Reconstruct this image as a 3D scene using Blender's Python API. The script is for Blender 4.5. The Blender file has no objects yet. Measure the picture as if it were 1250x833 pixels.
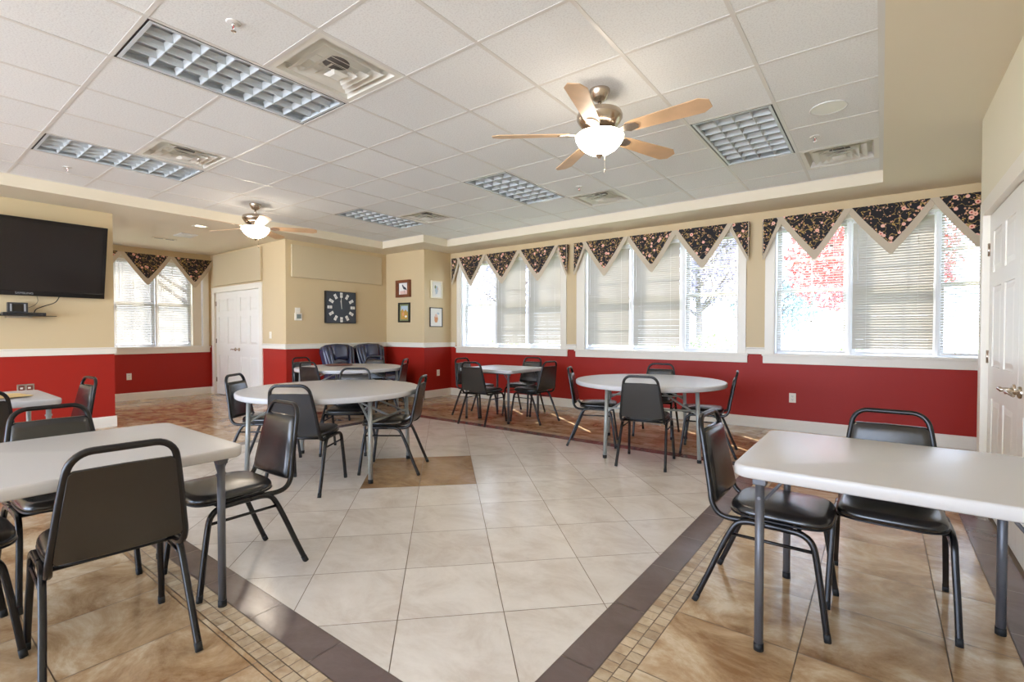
import bpy, bmesh, math, random
from mathutils import Vector, Matrix
random.seed(7)
PI = math.pi
S = bpy.context.scene
COL = S.collection

# ------------------------------------------------------------------ materials
def srgb(r, g, b):
    f = lambda c: (c/255)/12.92 if c/255 <= 0.04045 else (((c/255)+0.055)/1.055)**2.4
    return (f(r), f(g), f(b), 1.0)

def mat(name, col, rough=0.6, metal=0.0, spec=0.5, bump=0.0, bscale=200.0, var=0.0, vscale=3.0, coat=0.0):
    m = bpy.data.materials.new(name); m.use_nodes = True
    nt = m.node_tree; b = nt.nodes['Principled BSDF']
    b.inputs['Roughness'].default_value = rough
    b.inputs['Metallic'].default_value = metal
    b.inputs['Specular IOR Level'].default_value = spec
    b.inputs['Coat Weight'].default_value = coat
    b.inputs['Base Color'].default_value = col
    tc = nt.nodes.new('ShaderNodeTexCoord')
    if var > 0:
        n = nt.nodes.new('ShaderNodeTexNoise'); n.inputs['Scale'].default_value = vscale
        n.inputs['Detail'].default_value = 6
        r = nt.nodes.new('ShaderNodeValToRGB')
        r.color_ramp.elements[0].position = 0.3; r.color_ramp.elements[1].position = 0.7
        r.color_ramp.elements[0].color = tuple(c*(1-var) for c in col[:3])+(1,)
        r.color_ramp.elements[1].color = tuple(min(1, c*(1+var)) for c in col[:3])+(1,)
        nt.links.new(tc.outputs['Object'], n.inputs['Vector'])
        nt.links.new(n.outputs['Fac'], r.inputs['Fac'])
        nt.links.new(r.outputs['Color'], b.inputs['Base Color'])
    if bump > 0:
        n2 = nt.nodes.new('ShaderNodeTexNoise'); n2.inputs['Scale'].default_value = bscale
        bp = nt.nodes.new('ShaderNodeBump'); bp.inputs['Strength'].default_value = bump
        bp.inputs['Distance'].default_value = 0.002
        nt.links.new(tc.outputs['Object'], n2.inputs['Vector'])
        nt.links.new(n2.outputs['Fac'], bp.inputs['Height'])
        nt.links.new(bp.outputs['Normal'], b.inputs['Normal'])
    return m

def mat_tile(name, c0, c1, c2, rough, scale=2.6, amt=0.12):
    """stone tile: cloudy veins + a random tone per tile (face attribute)"""
    m = bpy.data.materials.new(name); m.use_nodes = True
    nt = m.node_tree; N = nt.nodes; L = nt.links; b = N['Principled BSDF']
    b.inputs['Roughness'].default_value = rough
    tc = N.new('ShaderNodeTexCoord')
    at = N.new('ShaderNodeAttribute'); at.attribute_name = 'tone'
    off = N.new('ShaderNodeVectorMath'); off.operation = 'MULTIPLY_ADD'
    off.inputs[1].default_value = (37, 53, 71)
    L.new(at.outputs['Color'], off.inputs[0]); L.new(tc.outputs['Object'], off.inputs[2])
    n = N.new('ShaderNodeTexNoise'); n.inputs['Scale'].default_value = scale; n.inputs['Detail'].default_value = 9
    n.inputs['Roughness'].default_value = 0.7; n.inputs['Distortion'].default_value = 0.5
    st = N.new('ShaderNodeMapping'); st.inputs['Scale'].default_value = (.9, 1.3, 1); st.inputs['Rotation'].default_value = (0, 0, .5)
    L.new(off.outputs[0], st.inputs['Vector']); L.new(st.outputs[0], n.inputs['Vector'])
    b.inputs['Specular IOR Level'].default_value = 0.7
    r = N.new('ShaderNodeValToRGB')
    r.color_ramp.elements[0].position = 0.36; r.color_ramp.elements[0].color = c0
    r.color_ramp.elements[1].position = 0.64; r.color_ramp.elements[1].color = c2
    e = r.color_ramp.elements.new(0.5); e.color = c1
    L.new(n.outputs['Fac'], r.inputs['Fac'])
    mx = N.new('ShaderNodeHueSaturation')
    mr = N.new('ShaderNodeMapRange'); mr.inputs['To Min'].default_value = 1-amt; mr.inputs['To Max'].default_value = 1+amt
    sp = N.new('ShaderNodeSeparateColor'); L.new(at.outputs['Color'], sp.inputs[0])
    L.new(sp.outputs[0], mr.inputs['Value']); L.new(mr.outputs[0], mx.inputs['Value'])
    L.new(r.outputs['Color'], mx.inputs['Color']); L.new(mx.outputs['Color'], b.inputs['Base Color'])
    n2 = N.new('ShaderNodeTexNoise'); n2.inputs['Scale'].default_value = 35
    bp = N.new('ShaderNodeBump'); bp.inputs['Strength'].default_value = 0.12; bp.inputs['Distance'].default_value = 0.003
    L.new(tc.outputs['Object'], n2.inputs['Vector']); L.new(n2.outputs['Fac'], bp.inputs['Height'])
    L.new(bp.outputs['Normal'], b.inputs['Normal'])
    return m

def mat_ceiling():
    m = bpy.data.materials.new('acoustic_tile'); m.use_nodes = True
    nt = m.node_tree; N = nt.nodes; L = nt.links; b = N['Principled BSDF']
    b.inputs['Roughness'].default_value = 0.9; b.inputs['Specular IOR Level'].default_value = 0.2
    tc = N.new('ShaderNodeTexCoord')
    n = N.new('ShaderNodeTexNoise'); n.inputs['Scale'].default_value = 95; n.inputs['Detail'].default_value = 4
    r = N.new('ShaderNodeValToRGB')
    r.color_ramp.elements[0].position = 0.36; r.color_ramp.elements[0].color = srgb(218, 219, 219)
    r.color_ramp.elements[1].position = 0.52; r.color_ramp.elements[1].color = srgb(229, 231, 231)
    L.new(tc.outputs['Object'], n.inputs['Vector']); L.new(n.outputs['Fac'], r.inputs['Fac'])
    at = N.new('ShaderNodeAttribute'); at.attribute_name = 'tone'
    sp = N.new('ShaderNodeSeparateColor'); L.new(at.outputs['Color'], sp.inputs[0])
    mr = N.new('ShaderNodeMapRange'); mr.inputs['To Min'].default_value = 0.965; mr.inputs['To Max'].default_value = 1.03
    hs = N.new('ShaderNodeHueSaturation'); L.new(sp.outputs[0], mr.inputs['Value']); L.new(mr.outputs[0], hs.inputs['Value'])
    L.new(r.outputs['Color'], hs.inputs['Color']); L.new(hs.outputs['Color'], b.inputs['Base Color'])
    bp = N.new('ShaderNodeBump'); bp.inputs['Strength'].default_value = 0.4; bp.inputs['Distance'].default_value = 0.002
    L.new(n.outputs['Fac'], bp.inputs['Height']); L.new(bp.outputs['Normal'], b.inputs['Normal'])
    return m

def mat_floral():
    m = bpy.data.materials.new('floral_fabric'); m.use_nodes = True
    nt = m.node_tree; N = nt.nodes; L = nt.links; b = N['Principled BSDF']
    b.inputs['Roughness'].default_value = 0.75
    b.inputs['Sheen Weight'].default_value = 0.2
    tc = N.new('ShaderNodeTexCoord')
    mp = N.new('ShaderNodeMapping'); mp.inputs['Scale'].default_value = (1, 0.0, 1)
    L.new(tc.outputs['Object'], mp.inputs['Vector'])
    mp2 = N.new('ShaderNodeMapping'); mp2.inputs['Scale'].default_value = (1, 1, 1)
    # plane coordinate: (x+y, z) so that panels facing either way carry the same print
    sx = N.new('ShaderNodeSeparateXYZ'); L.new(tc.outputs['Object'], sx.inputs[0])
    ad = N.new('ShaderNodeMath'); ad.operation = 'ADD'; L.new(sx.outputs[0], ad.inputs[0]); L.new(sx.outputs[1], ad.inputs[1])
    cb = N.new('ShaderNodeCombineXYZ'); L.new(ad.outputs[0], cb.inputs[0]); L.new(sx.outputs[2], cb.inputs[1])
    # vines
    nz = N.new('ShaderNodeTexNoise'); nz.inputs['Scale'].default_value = 12; nz.inputs['Detail'].default_value = 2
    nz.inputs['Distortion'].default_value = 0.6; L.new(cb.outputs[0], nz.inputs['Vector'])
    s1 = N.new('ShaderNodeMath'); s1.operation = 'SUBTRACT'; s1.inputs[1].default_value = 0.5; L.new(nz.outputs['Fac'], s1.inputs[0])
    a1 = N.new('ShaderNodeMath'); a1.operation = 'ABSOLUTE'; L.new(s1.outputs[0], a1.inputs[0])
    l1 = N.new('ShaderNodeMath'); l1.operation = 'LESS_THAN'; l1.inputs[1].default_value = 0.014; L.new(a1.outputs[0], l1.inputs[0])
    # small buds
    v2 = N.new('ShaderNodeTexVoronoi'); v2.inputs['Scale'].default_value = 26; L.new(cb.outputs[0], v2.inputs['Vector'])
    l2 = N.new('ShaderNodeMath'); l2.operation = 'LESS_THAN'; l2.inputs[1].default_value = 0.25; L.new(v2.outputs['Distance'], l2.inputs[0])
    # blossoms
    v3 = N.new('ShaderNodeTexVoronoi'); v3.inputs['Scale'].default_value = 10; L.new(cb.outputs[0], v3.inputs['Vector'])
    l3 = N.new('ShaderNodeMath'); l3.operation = 'LESS_THAN'; l3.inputs[1].default_value = 0.23; L.new(v3.outputs['Distance'], l3.inputs[0])
    l4 = N.new('ShaderNodeMath'); l4.operation = 'LESS_THAN'; l4.inputs[1].default_value = 0.09; L.new(v3.outputs['Distance'], l4.inputs[0])
    prev = None
    base = srgb(15, 11, 20)
    for fac, colr in ((l1, srgb(176, 146, 84)), (l2, srgb(206, 158, 128)), (l3, srgb(236, 186, 168)), (l4, srgb(180, 62, 50))):
        mx = N.new('ShaderNodeMix'); mx.data_type = 'RGBA'
        L.new(fac.outputs[0], mx.inputs['Factor'])
        if prev is None: mx.inputs['A'].default_value = base
        else: L.new(prev.outputs['Result'], mx.inputs['A'])
        mx.inputs['B'].default_value = colr
        prev = mx
    L.new(prev.outputs['Result'], b.inputs['Base Color'])
    return m

def mat_glass(name, tint=(1, 1, 1, 1)):
    m = bpy.data.materials.new(name); m.use_nodes = True
    nt = m.node_tree; N = nt.nodes; L = nt.links
    N.remove(N['Principled BSDF'])
    t = N.new('ShaderNodeBsdfTransparent'); t.inputs['Color'].default_value = tint
    g = N.new('ShaderNodeBsdfGlossy'); g.inputs['Roughness'].default_value = 0.02
    lw = N.new('ShaderNodeLayerWeight'); lw.inputs['Blend'].default_value = .5
    pw = N.new('ShaderNodeMath'); pw.operation = 'POWER'; pw.inputs[1].default_value = 5; L.new(lw.outputs['Facing'], pw.inputs[0])
    f = N.new('ShaderNodeMath'); f.operation = 'MULTIPLY_ADD'; f.inputs[1].default_value = .5; f.inputs[2].default_value = .025; L.new(pw.outputs[0], f.inputs[0])
    mx = N.new('ShaderNodeMixShader')
    L.new(f.outputs[0], mx.inputs[0]); L.new(t.outputs[0], mx.inputs[1]); L.new(g.outputs[0], mx.inputs[2])
    L.new(mx.outputs[0], N['Material Output'].inputs['Surface'])
    return m

def mat_slat():
    m = bpy.data.materials.new('blind_slat'); m.use_nodes = True
    nt = m.node_tree; N = nt.nodes; L = nt.links; b = N['Principled BSDF']
    b.inputs['Base Color'].default_value = srgb(172, 166, 156); b.inputs['Roughness'].default_value = 0.4
    t = N.new('ShaderNodeBsdfTranslucent'); t.inputs['Color'].default_value = srgb(232, 226, 214)
    mx = N.new('ShaderNodeMixShader'); mx.inputs[0].default_value = 0.095
    L.new(b.outputs[0], mx.inputs[1]); L.new(t.outputs[0], mx.inputs[2])
    L.new(mx.outputs[0], N['Material Output'].inputs['Surface'])
    return m

def mat_emit(name, col, strength):
    m = bpy.data.materials.new(name); m.use_nodes = True
    b = m.node_tree.nodes['Principled BSDF']
    b.inputs['Base Color'].default_value = col
    b.inputs['Emission Color'].default_value = col; b.inputs['Emission Strength'].default_value = strength
    b.inputs['Roughness'].default_value = 0.3
    return m

M = dict(
    tan=mat('tan_paint', srgb(206, 185, 146), 0.55, bump=0.08, bscale=260),
    red=mat('red_paint', srgb(160, 34, 22), 0.5, spec=.3, bump=0.08, bscale=260),
    cream=mat('cream_paint', srgb(228, 220, 196), 0.5, bump=0.06, bscale=260),
    soffit=mat('soffit_paint', srgb(222, 211, 188), 0.6, bump=0.06, bscale=260),
    trim=mat('cream_trim', srgb(232, 226, 212), 0.35),
    white=mat('white_door_paint', srgb(234, 231, 222), 0.35),
    sash=mat('white_vinyl', srgb(226, 227, 228), 0.4),
    tile_c=mat_ceiling(),
    grid=mat('grid_white', srgb(212, 210, 206), 0.35),
    louver=mat('louver_grey', srgb(198, 205, 210), 0.4, metal=0.05),
    darkgap=mat('dark_gap', srgb(38, 36, 38), 0.6),
    vent=mat('vent_enamel', srgb(222, 220, 212), 0.35),
    duct=mat('duct_dark', srgb(104, 100, 98), 0.6),
    light_tile=mat_tile('light_floor_tile', srgb(206, 195, 183), srgb(218, 210, 200), srgb(226, 219, 210), 0.2, 3.0, 0.03),
    tan_tile=mat_tile('tan_floor_tile', srgb(144, 110, 76), srgb(184, 154, 118), srgb(214, 195, 166), 0.15, 2.8, 0.05),
    brown_tile=mat_tile('brown_floor_tile', srgb(136, 102, 68), srgb(164, 130, 92), srgb(188, 156, 120), 0.24, 3.0, 0.08),
    band_tile=mat_tile('plum_band_tile', srgb(98, 82, 78), srgb(106, 90, 86), srgb(114, 98, 94), 0.2, 3.0, 0.05),
    mosaic=mat_tile('mosaic_tile', srgb(170, 144, 114), srgb(192, 170, 140), srgb(206, 188, 160), 0.25, 6.0, 0.08),
    grout=mat('grout', srgb(128, 112, 96), 0.9),
    vinyl=mat('black_vinyl', srgb(26, 25, 26), 0.24, spec=0.85, bump=0.10, bscale=420),
    chairmetal=mat('black_chair_tube', srgb(24, 22, 23), 0.26, metal=0.2),
    cap=mat('black_rubber', srgb(18, 18, 18), 0.7),
    tabletop=mat('almond_table_plastic', srgb(194, 191, 188), 0.27, bump=0.15, bscale=500),
    tabletop2=mat('grey_white_table_plastic', srgb(198, 198, 200), 0.27, bump=0.15, bscale=500),
    leg_dark=mat('charcoal_steel', srgb(92, 92, 96), 0.38, metal=0.3),
    leg_light=mat('grey_steel', srgb(158, 160, 156), 0.38, metal=0.3),
    steel=mat('brushed_steel', srgb(196, 190, 182), 0.28, metal=1.0),
    nickel=mat('brushed_nickel', srgb(190, 176, 160), 0.25, metal=1.0),
    chrome=mat('chrome', srgb(210, 208, 205), 0.12, metal=1.0),
    blade=mat('maple_blade', srgb(206, 170, 132), 0.4, var=0.12, vscale=6),
    bowl=mat_emit('lit_frosted_glass', (1.0, 0.88, 0.72, 1), 26.0),
    tvblack=mat('glossy_black_plastic', srgb(22, 19, 18), 0.16),
    screen=mat('dark_screen', srgb(34, 29, 27), 0.2, spec=0.5),
    device=mat('dark_device', srgb(40, 40, 44), 0.35),
    silver=mat('silver_plastic', srgb(170, 174, 180), 0.3, metal=0.4),
    smoked=mat('smoked_glass_shelf', srgb(46, 40, 36), 0.15),
    plastic=mat('ivory_plastic', srgb(236, 230, 216), 0.35),
    lcd=mat('lcd_grey', srgb(112, 122, 118), 0.25),
    clockface=mat('slate_clock_face', srgb(38, 44, 54), 0.35, bump=0.3, bscale=60),
    clockside=mat('black_clock_side', srgb(18, 17, 17), 0.4),
    ivory=mat('ivory_tile', srgb(232, 230, 222), 0.3),
    leather=mat('navy_leather', srgb(48, 54, 78), 0.24, spec=0.9, bump=0.2, bscale=160),
    piping=mat('black_piping', srgb(14, 14, 18), 0.4),
    floral=mat_floral(),
    band=mat('tan_twill', srgb(196, 182, 160), 0.8, bump=0.4, bscale=500),
    panel=mat('tan_acoustic_cloth', srgb(198, 182, 150), 0.9, bump=0.25, bscale=600),
    slat=mat_slat(),
    glass=mat_glass('window_glass'),
    wood=mat('red_brown_wood', srgb(120, 66, 36), 0.4, var=0.2, vscale=14),
    blackframe=mat('black_frame', srgb(26, 24, 22), 0.4),
    whiteframe=mat('cream_frame', srgb(226, 216, 190), 0.4),
    paper=mat('picture_paper', srgb(232, 230, 224), 0.7),
    ink=mat('dark_ink', srgb(52, 54, 66), 0.7),
    pink=mat('pale_pink', srgb(222, 190, 178), 0.7),
    orange=mat('pale_orange', srgb(214, 150, 104), 0.7),
    ochre=mat('ochre', srgb(190, 146, 64), 0.7),
    olive=mat('olive', srgb(126, 132, 92), 0.7),
    skyblue=mat('pale_blue', srgb(176, 192, 204), 0.7),
    mat_brown=mat('red_brown_mat', srgb(112, 58, 44), 0.45),
    kraft=mat('straw_paper', srgb(206, 178, 120), 0.7),
    bulb=mat_emit('lit_downlight', (1.0, 0.86, 0.66, 1), 2.0),
    lawn=mat('lawn_grass', srgb(120, 132, 80), 0.9, var=0.3, vscale=5),
    walk=mat('concrete_walk', srgb(180, 176, 168), 0.9),
    stone=mat('pale_brick', srgb(206, 190, 174), 0.85, var=0.12, vscale=4),
    twig=mat('lilac_twigs', srgb(128, 122, 140), 0.8),
    bark=mat('grey_bark', srgb(84, 74, 72), 0.9),
    leaf_red=mat('red_leaves', srgb(190, 84, 76), 0.7, var=0.2, vscale=9),
    leaf_green=mat('green_leaves', srgb(110, 136, 70), 0.7, var=0.25, vscale=9),
    leaf_blue=mat('blue_green_needles', srgb(96, 124, 130), 0.7, var=0.2, vscale=9),
    signred=mat('red_sign', srgb(200, 40, 40), 0.5),
)

# ------------------------------------------------------------------ mesh helper
class MB:
    def __init__(s):
        s.bm = bmesh.new(); s.tone = s.bm.loops.layers.float_color.new('tone')
    def face(s, vs, mi=0, tone=None, smooth=False):
        try: f = s.bm.faces.new([v if isinstance(v, bmesh.types.BMVert) else s.bm.verts.new(v) for v in vs])
        except ValueError: return None
        f.material_index = mi; f.smooth = smooth
        if tone is not None:
            for l in f.loops: l[s.tone] = tone
        return f
    def box(s, a, b, mi=0, bev=0.0, M4=None):
        x0, y0, z0 = (min(a[i], b[i]) for i in range(3)); x1, y1, z1 = (max(a[i], b[i]) for i in range(3))
        t = bmesh.new()
        bmesh.ops.create_cube(t, size=1)
        for v in t.verts:
            v.co = Vector((x0+(v.co.x+.5)*(x1-x0), y0+(v.co.y+.5)*(y1-y0), z0+(v.co.z+.5)*(z1-z0)))
        if bev > 0: bmesh.ops.bevel(t, geom=t.edges[:], offset=bev, segments=2, profile=0.6, affect='EDGES')
        s._merge(t, mi, M4, bev > 0)
        return s
    def _merge(s, t, mi, M4=None, smooth=False):
        mp = {}
        for v in t.verts:
            mp[v] = s.bm.verts.new(M4 @ v.co if M4 else v.co)
        for f in t.faces:
            try: g = s.bm.faces.new([mp[v] for v in f.verts])
            except ValueError: continue
            g.material_index = mi; g.smooth = False
        t.free()
    def prism(s, poly, axis, a, b, mi=0, mi_front=None, M4=None):
        """extrude a 2D polygon along axis ('x','y','z') from a to b; poly coords are the other two in order"""
        def P(p, t):
            q = {'x': (t, p[0], p[1]), 'y': (p[0], t, p[1]), 'z': (p[0], p[1], t)}[axis]
            q = Vector(q); return M4 @ q if M4 else q
        A = [s.bm.verts.new(P(p, a)) for p in poly]; B = [s.bm.verts.new(P(p, b)) for p in poly]
        n = len(poly)
        s.face(A, mi if mi_front is None else mi_front); s.face(B[::-1], mi)
        for i in range(n): s.face([A[i], B[i], B[(i+1) % n], A[(i+1) % n]], mi)
        return s
    def tube(s, pts, r, seg=8, mi=0, closed=False, cap=True, square=0.0, up=None):
        pts = [Vector(p) for p in pts]; n = len(pts)
        rr = r if isinstance(r, (list, tuple)) else [r]*n
        T = []
        for i in range(n):
            if closed: d = pts[(i+1) % n]-pts[i-1]
            else: d = pts[min(i+1, n-1)]-pts[max(i-1, 0)]
            T.append(d.normalized())
        u = Vector(up) if up else (Vector((0, 0, 1)) if abs(T[0].z) < .9 else Vector((1, 0, 0)))
        N0 = (u-T[0]*u.dot(T[0])).normalized()
        rings = []; Nv = N0
        for i in range(n):
            if i > 0:
                Nv = (Nv-T[i]*Nv.dot(T[i])).normalized()
            Bv = T[i].cross(Nv)
            ring = []
            for k in range(seg):
                a = 2*PI*(k+.5)/seg; c, sn = math.cos(a), math.sin(a)
                if square > 0:
                    e = 1-square
                    c = math.copysign(abs(c)**e, c); sn = math.copysign(abs(sn)**e, sn)
                ring.append(s.bm.verts.new(pts[i]+Nv*c*rr[i]+Bv*sn*rr[i]))
            rings.append(ring)
        m = n if closed else n-1
        for i in range(m):
            A, B = rings[i], rings[(i+1) % n]
            for k in range(seg):
                s.face([A[k], A[(k+1) % seg], B[(k+1) % seg], B[k]], mi, smooth=True)
        if cap and not closed:
            s.face(rings[0][::-1], mi); s.face(rings[-1], mi)
        return s
    def lathe(s, prof, c=(0, 0, 0), seg=32, mi=0, close_top=False):
        rings = []
        for (r, z) in prof:
            if r < 1e-6: rings.append([s.bm.verts.new((c[0], c[1], c[2]+z))])
            else: rings.append([s.bm.verts.new((c[0]+r*math.cos(2*PI*k/seg), c[1]+r*math.sin(2*PI*k/seg), c[2]+z)) for k in range(seg)])
        for A, B in zip(rings, rings[1:]):
            for k in range(seg):
                k2 = (k+1) % seg
                if len(A) == 1 and len(B) == 1: continue
                if len(A) == 1: s.face([A[0], B[k], B[k2]], mi, smooth=True)
                elif len(B) == 1: s.face([A[k], A[k2], B[0]], mi, smooth=True)
                else: s.face([A[k], A[k2], B[k2], B[k]], mi, smooth=True)
        return s
    def pad(s, plan, z0, z1, edge, crown=0.0, mi=0, rings=3, M4=None, capbot=True):
        """upholstered pad / rounded slab: plan polygon (ccw) shrunk towards top with a rounded edge"""
        c = Vector((sum(p[0] for p in plan)/len(plan), sum(p[1] for p in plan)/len(plan)))
        def ring(shr, z):
            out = []
            for p in plan:
                v = Vector(p)-c; L = v.length
                q = c+v*(max(0, L-shr)/L) if L > 1e-6 else c
                co = Vector((q.x, q.y, z)); out.append(s.bm.verts.new(M4 @ co if M4 else co))
            return out
        R = [ring(edge*0.7, z0), ring(0.15*edge, z0+min(edge*0.5, (z1-z0)*.3))]
        for k in range(rings+1):
            a = (PI/2)*k/rings
            R.append(ring(edge*(1-math.cos(a)), z1-edge*(1-math.sin(a)) if z1-edge > z0+edge*.5 else z0+(z1-z0)*(.45+.55*math.sin(a))))
        if crown > 0:
            for f_, dz in ((.35, .55), (.65, .9)):
                out = []
                for p in plan:
                    v = Vector(p)-c; L = v.length; q = c+v*(max(0, L-edge)/L)*(1-f_)
                    co = Vector((q.x, q.y, z1+crown*dz)); out.append(s.bm.verts.new(M4 @ co if M4 else co))
                R.append(out)
        n = len(plan)
        for A, B in zip(R, R[1:]):
            for i in range(n): s.face([A[i], A[(i+1) % n], B[(i+1) % n], B[i]], mi, smooth=True)
        s.face(R[-1], mi, smooth=True)
        if capbot: s.face(R[0][::-1], mi)
        return s
    def build(s, name, mats, parent=None, loc=None, rot=None, auto=True):
        bmesh.ops.recalc_face_normals(s.bm, faces=s.bm.faces[:])
        me = bpy.data.meshes.new(name); s.bm.to_mesh(me); s.bm.free()
        for m in (mats if isinstance(mats, (list, tuple)) else [mats]): me.materials.append(m)
        o = bpy.data.objects.new(name, me); COL.objects.link(o)
        if parent: o.parent = parent
        if loc: o.location = loc
        if rot: o.rotation_euler = rot
        return o

def rrect(x0, y0, x1, y1, r, n=5):
    pts = []
    for cx, cy, a0 in ((x1-r, y0+r, -90), (x1-r, y1-r, 0), (x0+r, y1-r, 90), (x0+r, y0+r, 180)):
        for k in range(n+1):
            a = math.radians(a0+90*k/n); pts.append((cx+r*math.cos(a), cy+r*math.sin(a)))
    return pts

def circle(r, n=48, c=(0, 0)): return [(c[0]+r*math.cos(2*PI*k/n), c[1]+r*math.sin(2*PI*k/n)) for k in range(n)]

def smooth_path(pts, per=6):
    """Catmull-Rom through points"""
    P = [Vector(p) for p in pts]; out = []
    for i in range(len(P)-1):
        p0 = P[max(i-1, 0)]; p1 = P[i]; p2 = P[i+1]; p3 = P[min(i+2, len(P)-1)]
        for k in range(per):
            t = k/per
            out.append(.5*((2*p1)+(-p0+p2)*t+(2*p0-5*p1+4*p2-p3)*t*t+(-p0+3*p1-3*p2+p3)*t**3))
    out.append(P[-1]); return out

def empty(name, loc=(0, 0, 0), rz=0):
    o = bpy.data.objects.new(name, None); COL.objects.link(o); o.location = loc; o.rotation_euler = (0, 0, rz)
    o.empty_display_size = .1
    return o
def tag(o, label=None, cat=None, group=None, kind=None):
    if label: o['label'] = label
    if cat: o['category'] = cat
    if group: o['group'] = group
    if kind: o['kind'] = kind
    return o
def struct(mb, name, mats, label, cat, parent=None):
    o = mb.build(name, mats, parent)
    return tag(o, label, cat, kind='structure')
def copy_tree(o, parent=None):
    kids = [c for c in COL.objects if c.parent == o]
    c = o.copy(); COL.objects.link(c)
    if parent: c.parent = parent
    for k in kids: copy_tree(k, c)
    return c

# ------------------------------------------------------------------ room constants (metres)
H = 2.955          # lay-in ceiling
ZS = 2.825         # soffit underside
D = 7.075          # window wall (faces -y)
XA, YB = -6.888, 6.36
XC, YE = -8.005, 4.265
XF = -10.98        # alcove window wall
XT, YT = -8.14, 1.985   # television wall and its end
XR, YR = 0.585, 5.02    # closet wall at right and its end
YN = -6.0          # the room runs on behind the viewer
RAIL0, RAIL1, BASE = 0.965, 1.055, 0.14
TH = 0.2
PITCH = 0.632
OPEN = [(-6.60, -4.31), (-3.855, -1.535), (-1.10, 1.215)]
ZO0, ZO1 = 0.975, 2.60

# ------------------------------------------------------------------ floor
def clip(poly, x0, y0, x1, y1):
    for ax, lim, sgn in ((0, x0, 1), (0, x1, -1), (1, y0, 1), (1, y1, -1)):
        out = []
        for i in range(len(poly)):
            a, b = poly[i], poly[(i+1) % len(poly)]
            da, db = (a[ax]-lim)*sgn, (b[ax]-lim)*sgn
            if da >= 0: out.append(a)
            if da*db < 0:
                t = da/(da-db); out.append((a[0]+(b[0]-a[0])*t, a[1]+(b[1]-a[1])*t))
        poly = out
        if len(poly) < 3: return []
    return poly

FX0, FX1, FY0, FY1 = -5.645, -0.975, 1.14, 4.90     # light diamond field
CX, CY = -3.31, 3.02
g = 0.004
fl = MB()
fl.face([(-11.2, YN, -.003), (2.0, YN, -.003), (2.0, D+.1, -.003), (-11.2, D+.1, -.003)], 4)
rt = lambda: (random.random(), random.random(), random.random(), 1)
def ftile(poly, mi, z=0.0):
    if len(poly) >= 3: fl.face([(p[0], p[1], z) for p in poly], mi, rt())
hd = 0.3295
for i in range(-16, 17):
    for j in range(-16, 17):
        cx = CX+(i+j+1)*hd*1.0+0; cy = CY+(i-j)*hd
        q = hd-g*.7
        poly = clip([(cx+q, cy), (cx, cy+q), (cx-q, cy), (cx, cy-q)], FX0, FY0, FX1, FY1)
        if not poly: continue
        brown = abs(cx-CX)+abs(cy-CY) < hd*1.2
        ftile(poly, 2 if brown else 0)
bw = 0.15; mw = 0.056
# plum border
def strip_x(y0, y1, x0, x1, step, mi, ph=0.0):
    x = x0
    first = True
    while x < x1-1e-4:
        e = min(x1, x+(step-ph if first else step)); first = False
        ftile([(x+g/2, y0+g/2), (e-g/2, y0+g/2), (e-g/2, y1-g/2), (x+g/2, y1-g/2)], mi); x = e
def strip_y(x0, x1, y0, y1, step, mi, ph=0.0):
    y = y0; first = True
    while y < y1-1e-4:
        e = min(y1, y+(step-ph if first else step)); first = False
        ftile([(x0+g/2, y+g/2), (x1-g/2, y+g/2), (x1-g/2, e-g/2), (x0+g/2, e-g/2)], mi); y = e
T = 0.466
strip_x(FY0-bw, FY0, FX0-bw, FX1+bw, T, 3, ph=.12); strip_x(FY1, FY1+bw, FX0-bw, FX1+bw, T, 3)
strip_y(FX0-bw, FX0, FY0, FY1, T, 3); strip_y(FX1, FX1+bw, FY0, FY1, T, 3)
# mosaic: two rows of small squares outside the border
for k in range(2):
    o0 = bw+k*mw; o1 = bw+(k+1)*mw
    strip_x(FY0-o1, FY0-o0, FX0-o1, FX1+o1, .0585, 5, ph=.02*k); strip_x(FY1+o0, FY1+o1, FX0-o1, FX1+o1, .0585, 5, ph=.02*k)
    strip_y(FX0-o1, FX0-o0, FY0-o0, FY1+o0, .0585, 5, ph=.02*k); strip_y(FX1+o0, FX1+o1, FY0-o0, FY1+o0, .0585, 5, ph=.02*k)
o2 = bw+2*mw
IX0, IX1, IY0, IY1 = FX0-o2, FX1+o2, FY0-o2, FY1+o2
# large tan tiles all round, plum strip along the closet wall
XB = 0.44
def tan_area(x0, y0, x1, y1, ox, oy):
    i0 = math.floor((x0-ox)/T)-1; i1 = math.ceil((x1-ox)/T)+1
    j0 = math.floor((y0-oy)/T)-1; j1 = math.ceil((y1-oy)/T)+1
    for i in range(i0, i1):
        for j in range(j0, j1):
            sh = 0.0
            poly = [(ox+i*T+g/2, oy+j*T+sh+g/2), (ox+(i+1)*T-g/2, oy+j*T+sh+g/2), (ox+(i+1)*T-g/2, oy+(j+1)*T+sh-g/2), (ox+i*T+g/2, oy+(j+1)*T+sh-g/2)]
            ftile(clip(poly, x0+g/2, y0+g/2, x1-g/2, y1-g/2), 1)
tan_area(IX1, YN, XB, IY1, IX1, 3.106-21*T)
tan_area(IX0, YN, IX1, IY0, -2.34, 0.39-15*T)
tan_area(-11.1, YN, IX0, IY1, IX0, .4)
tan_area(-11.1, IY1, 2.0, D, IX1, IY1)
strip_y(XB, XB+bw, YN, YR, T, 3); 
floor = struct(fl, 'floor', [M['light_tile'], M['tan_tile'], M['brown_tile'], M['band_tile'], M['grout'], M['mosaic']],
               'stone tile floor, pale diagonal field with dark border and tan tiles around', 'floor')

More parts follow.
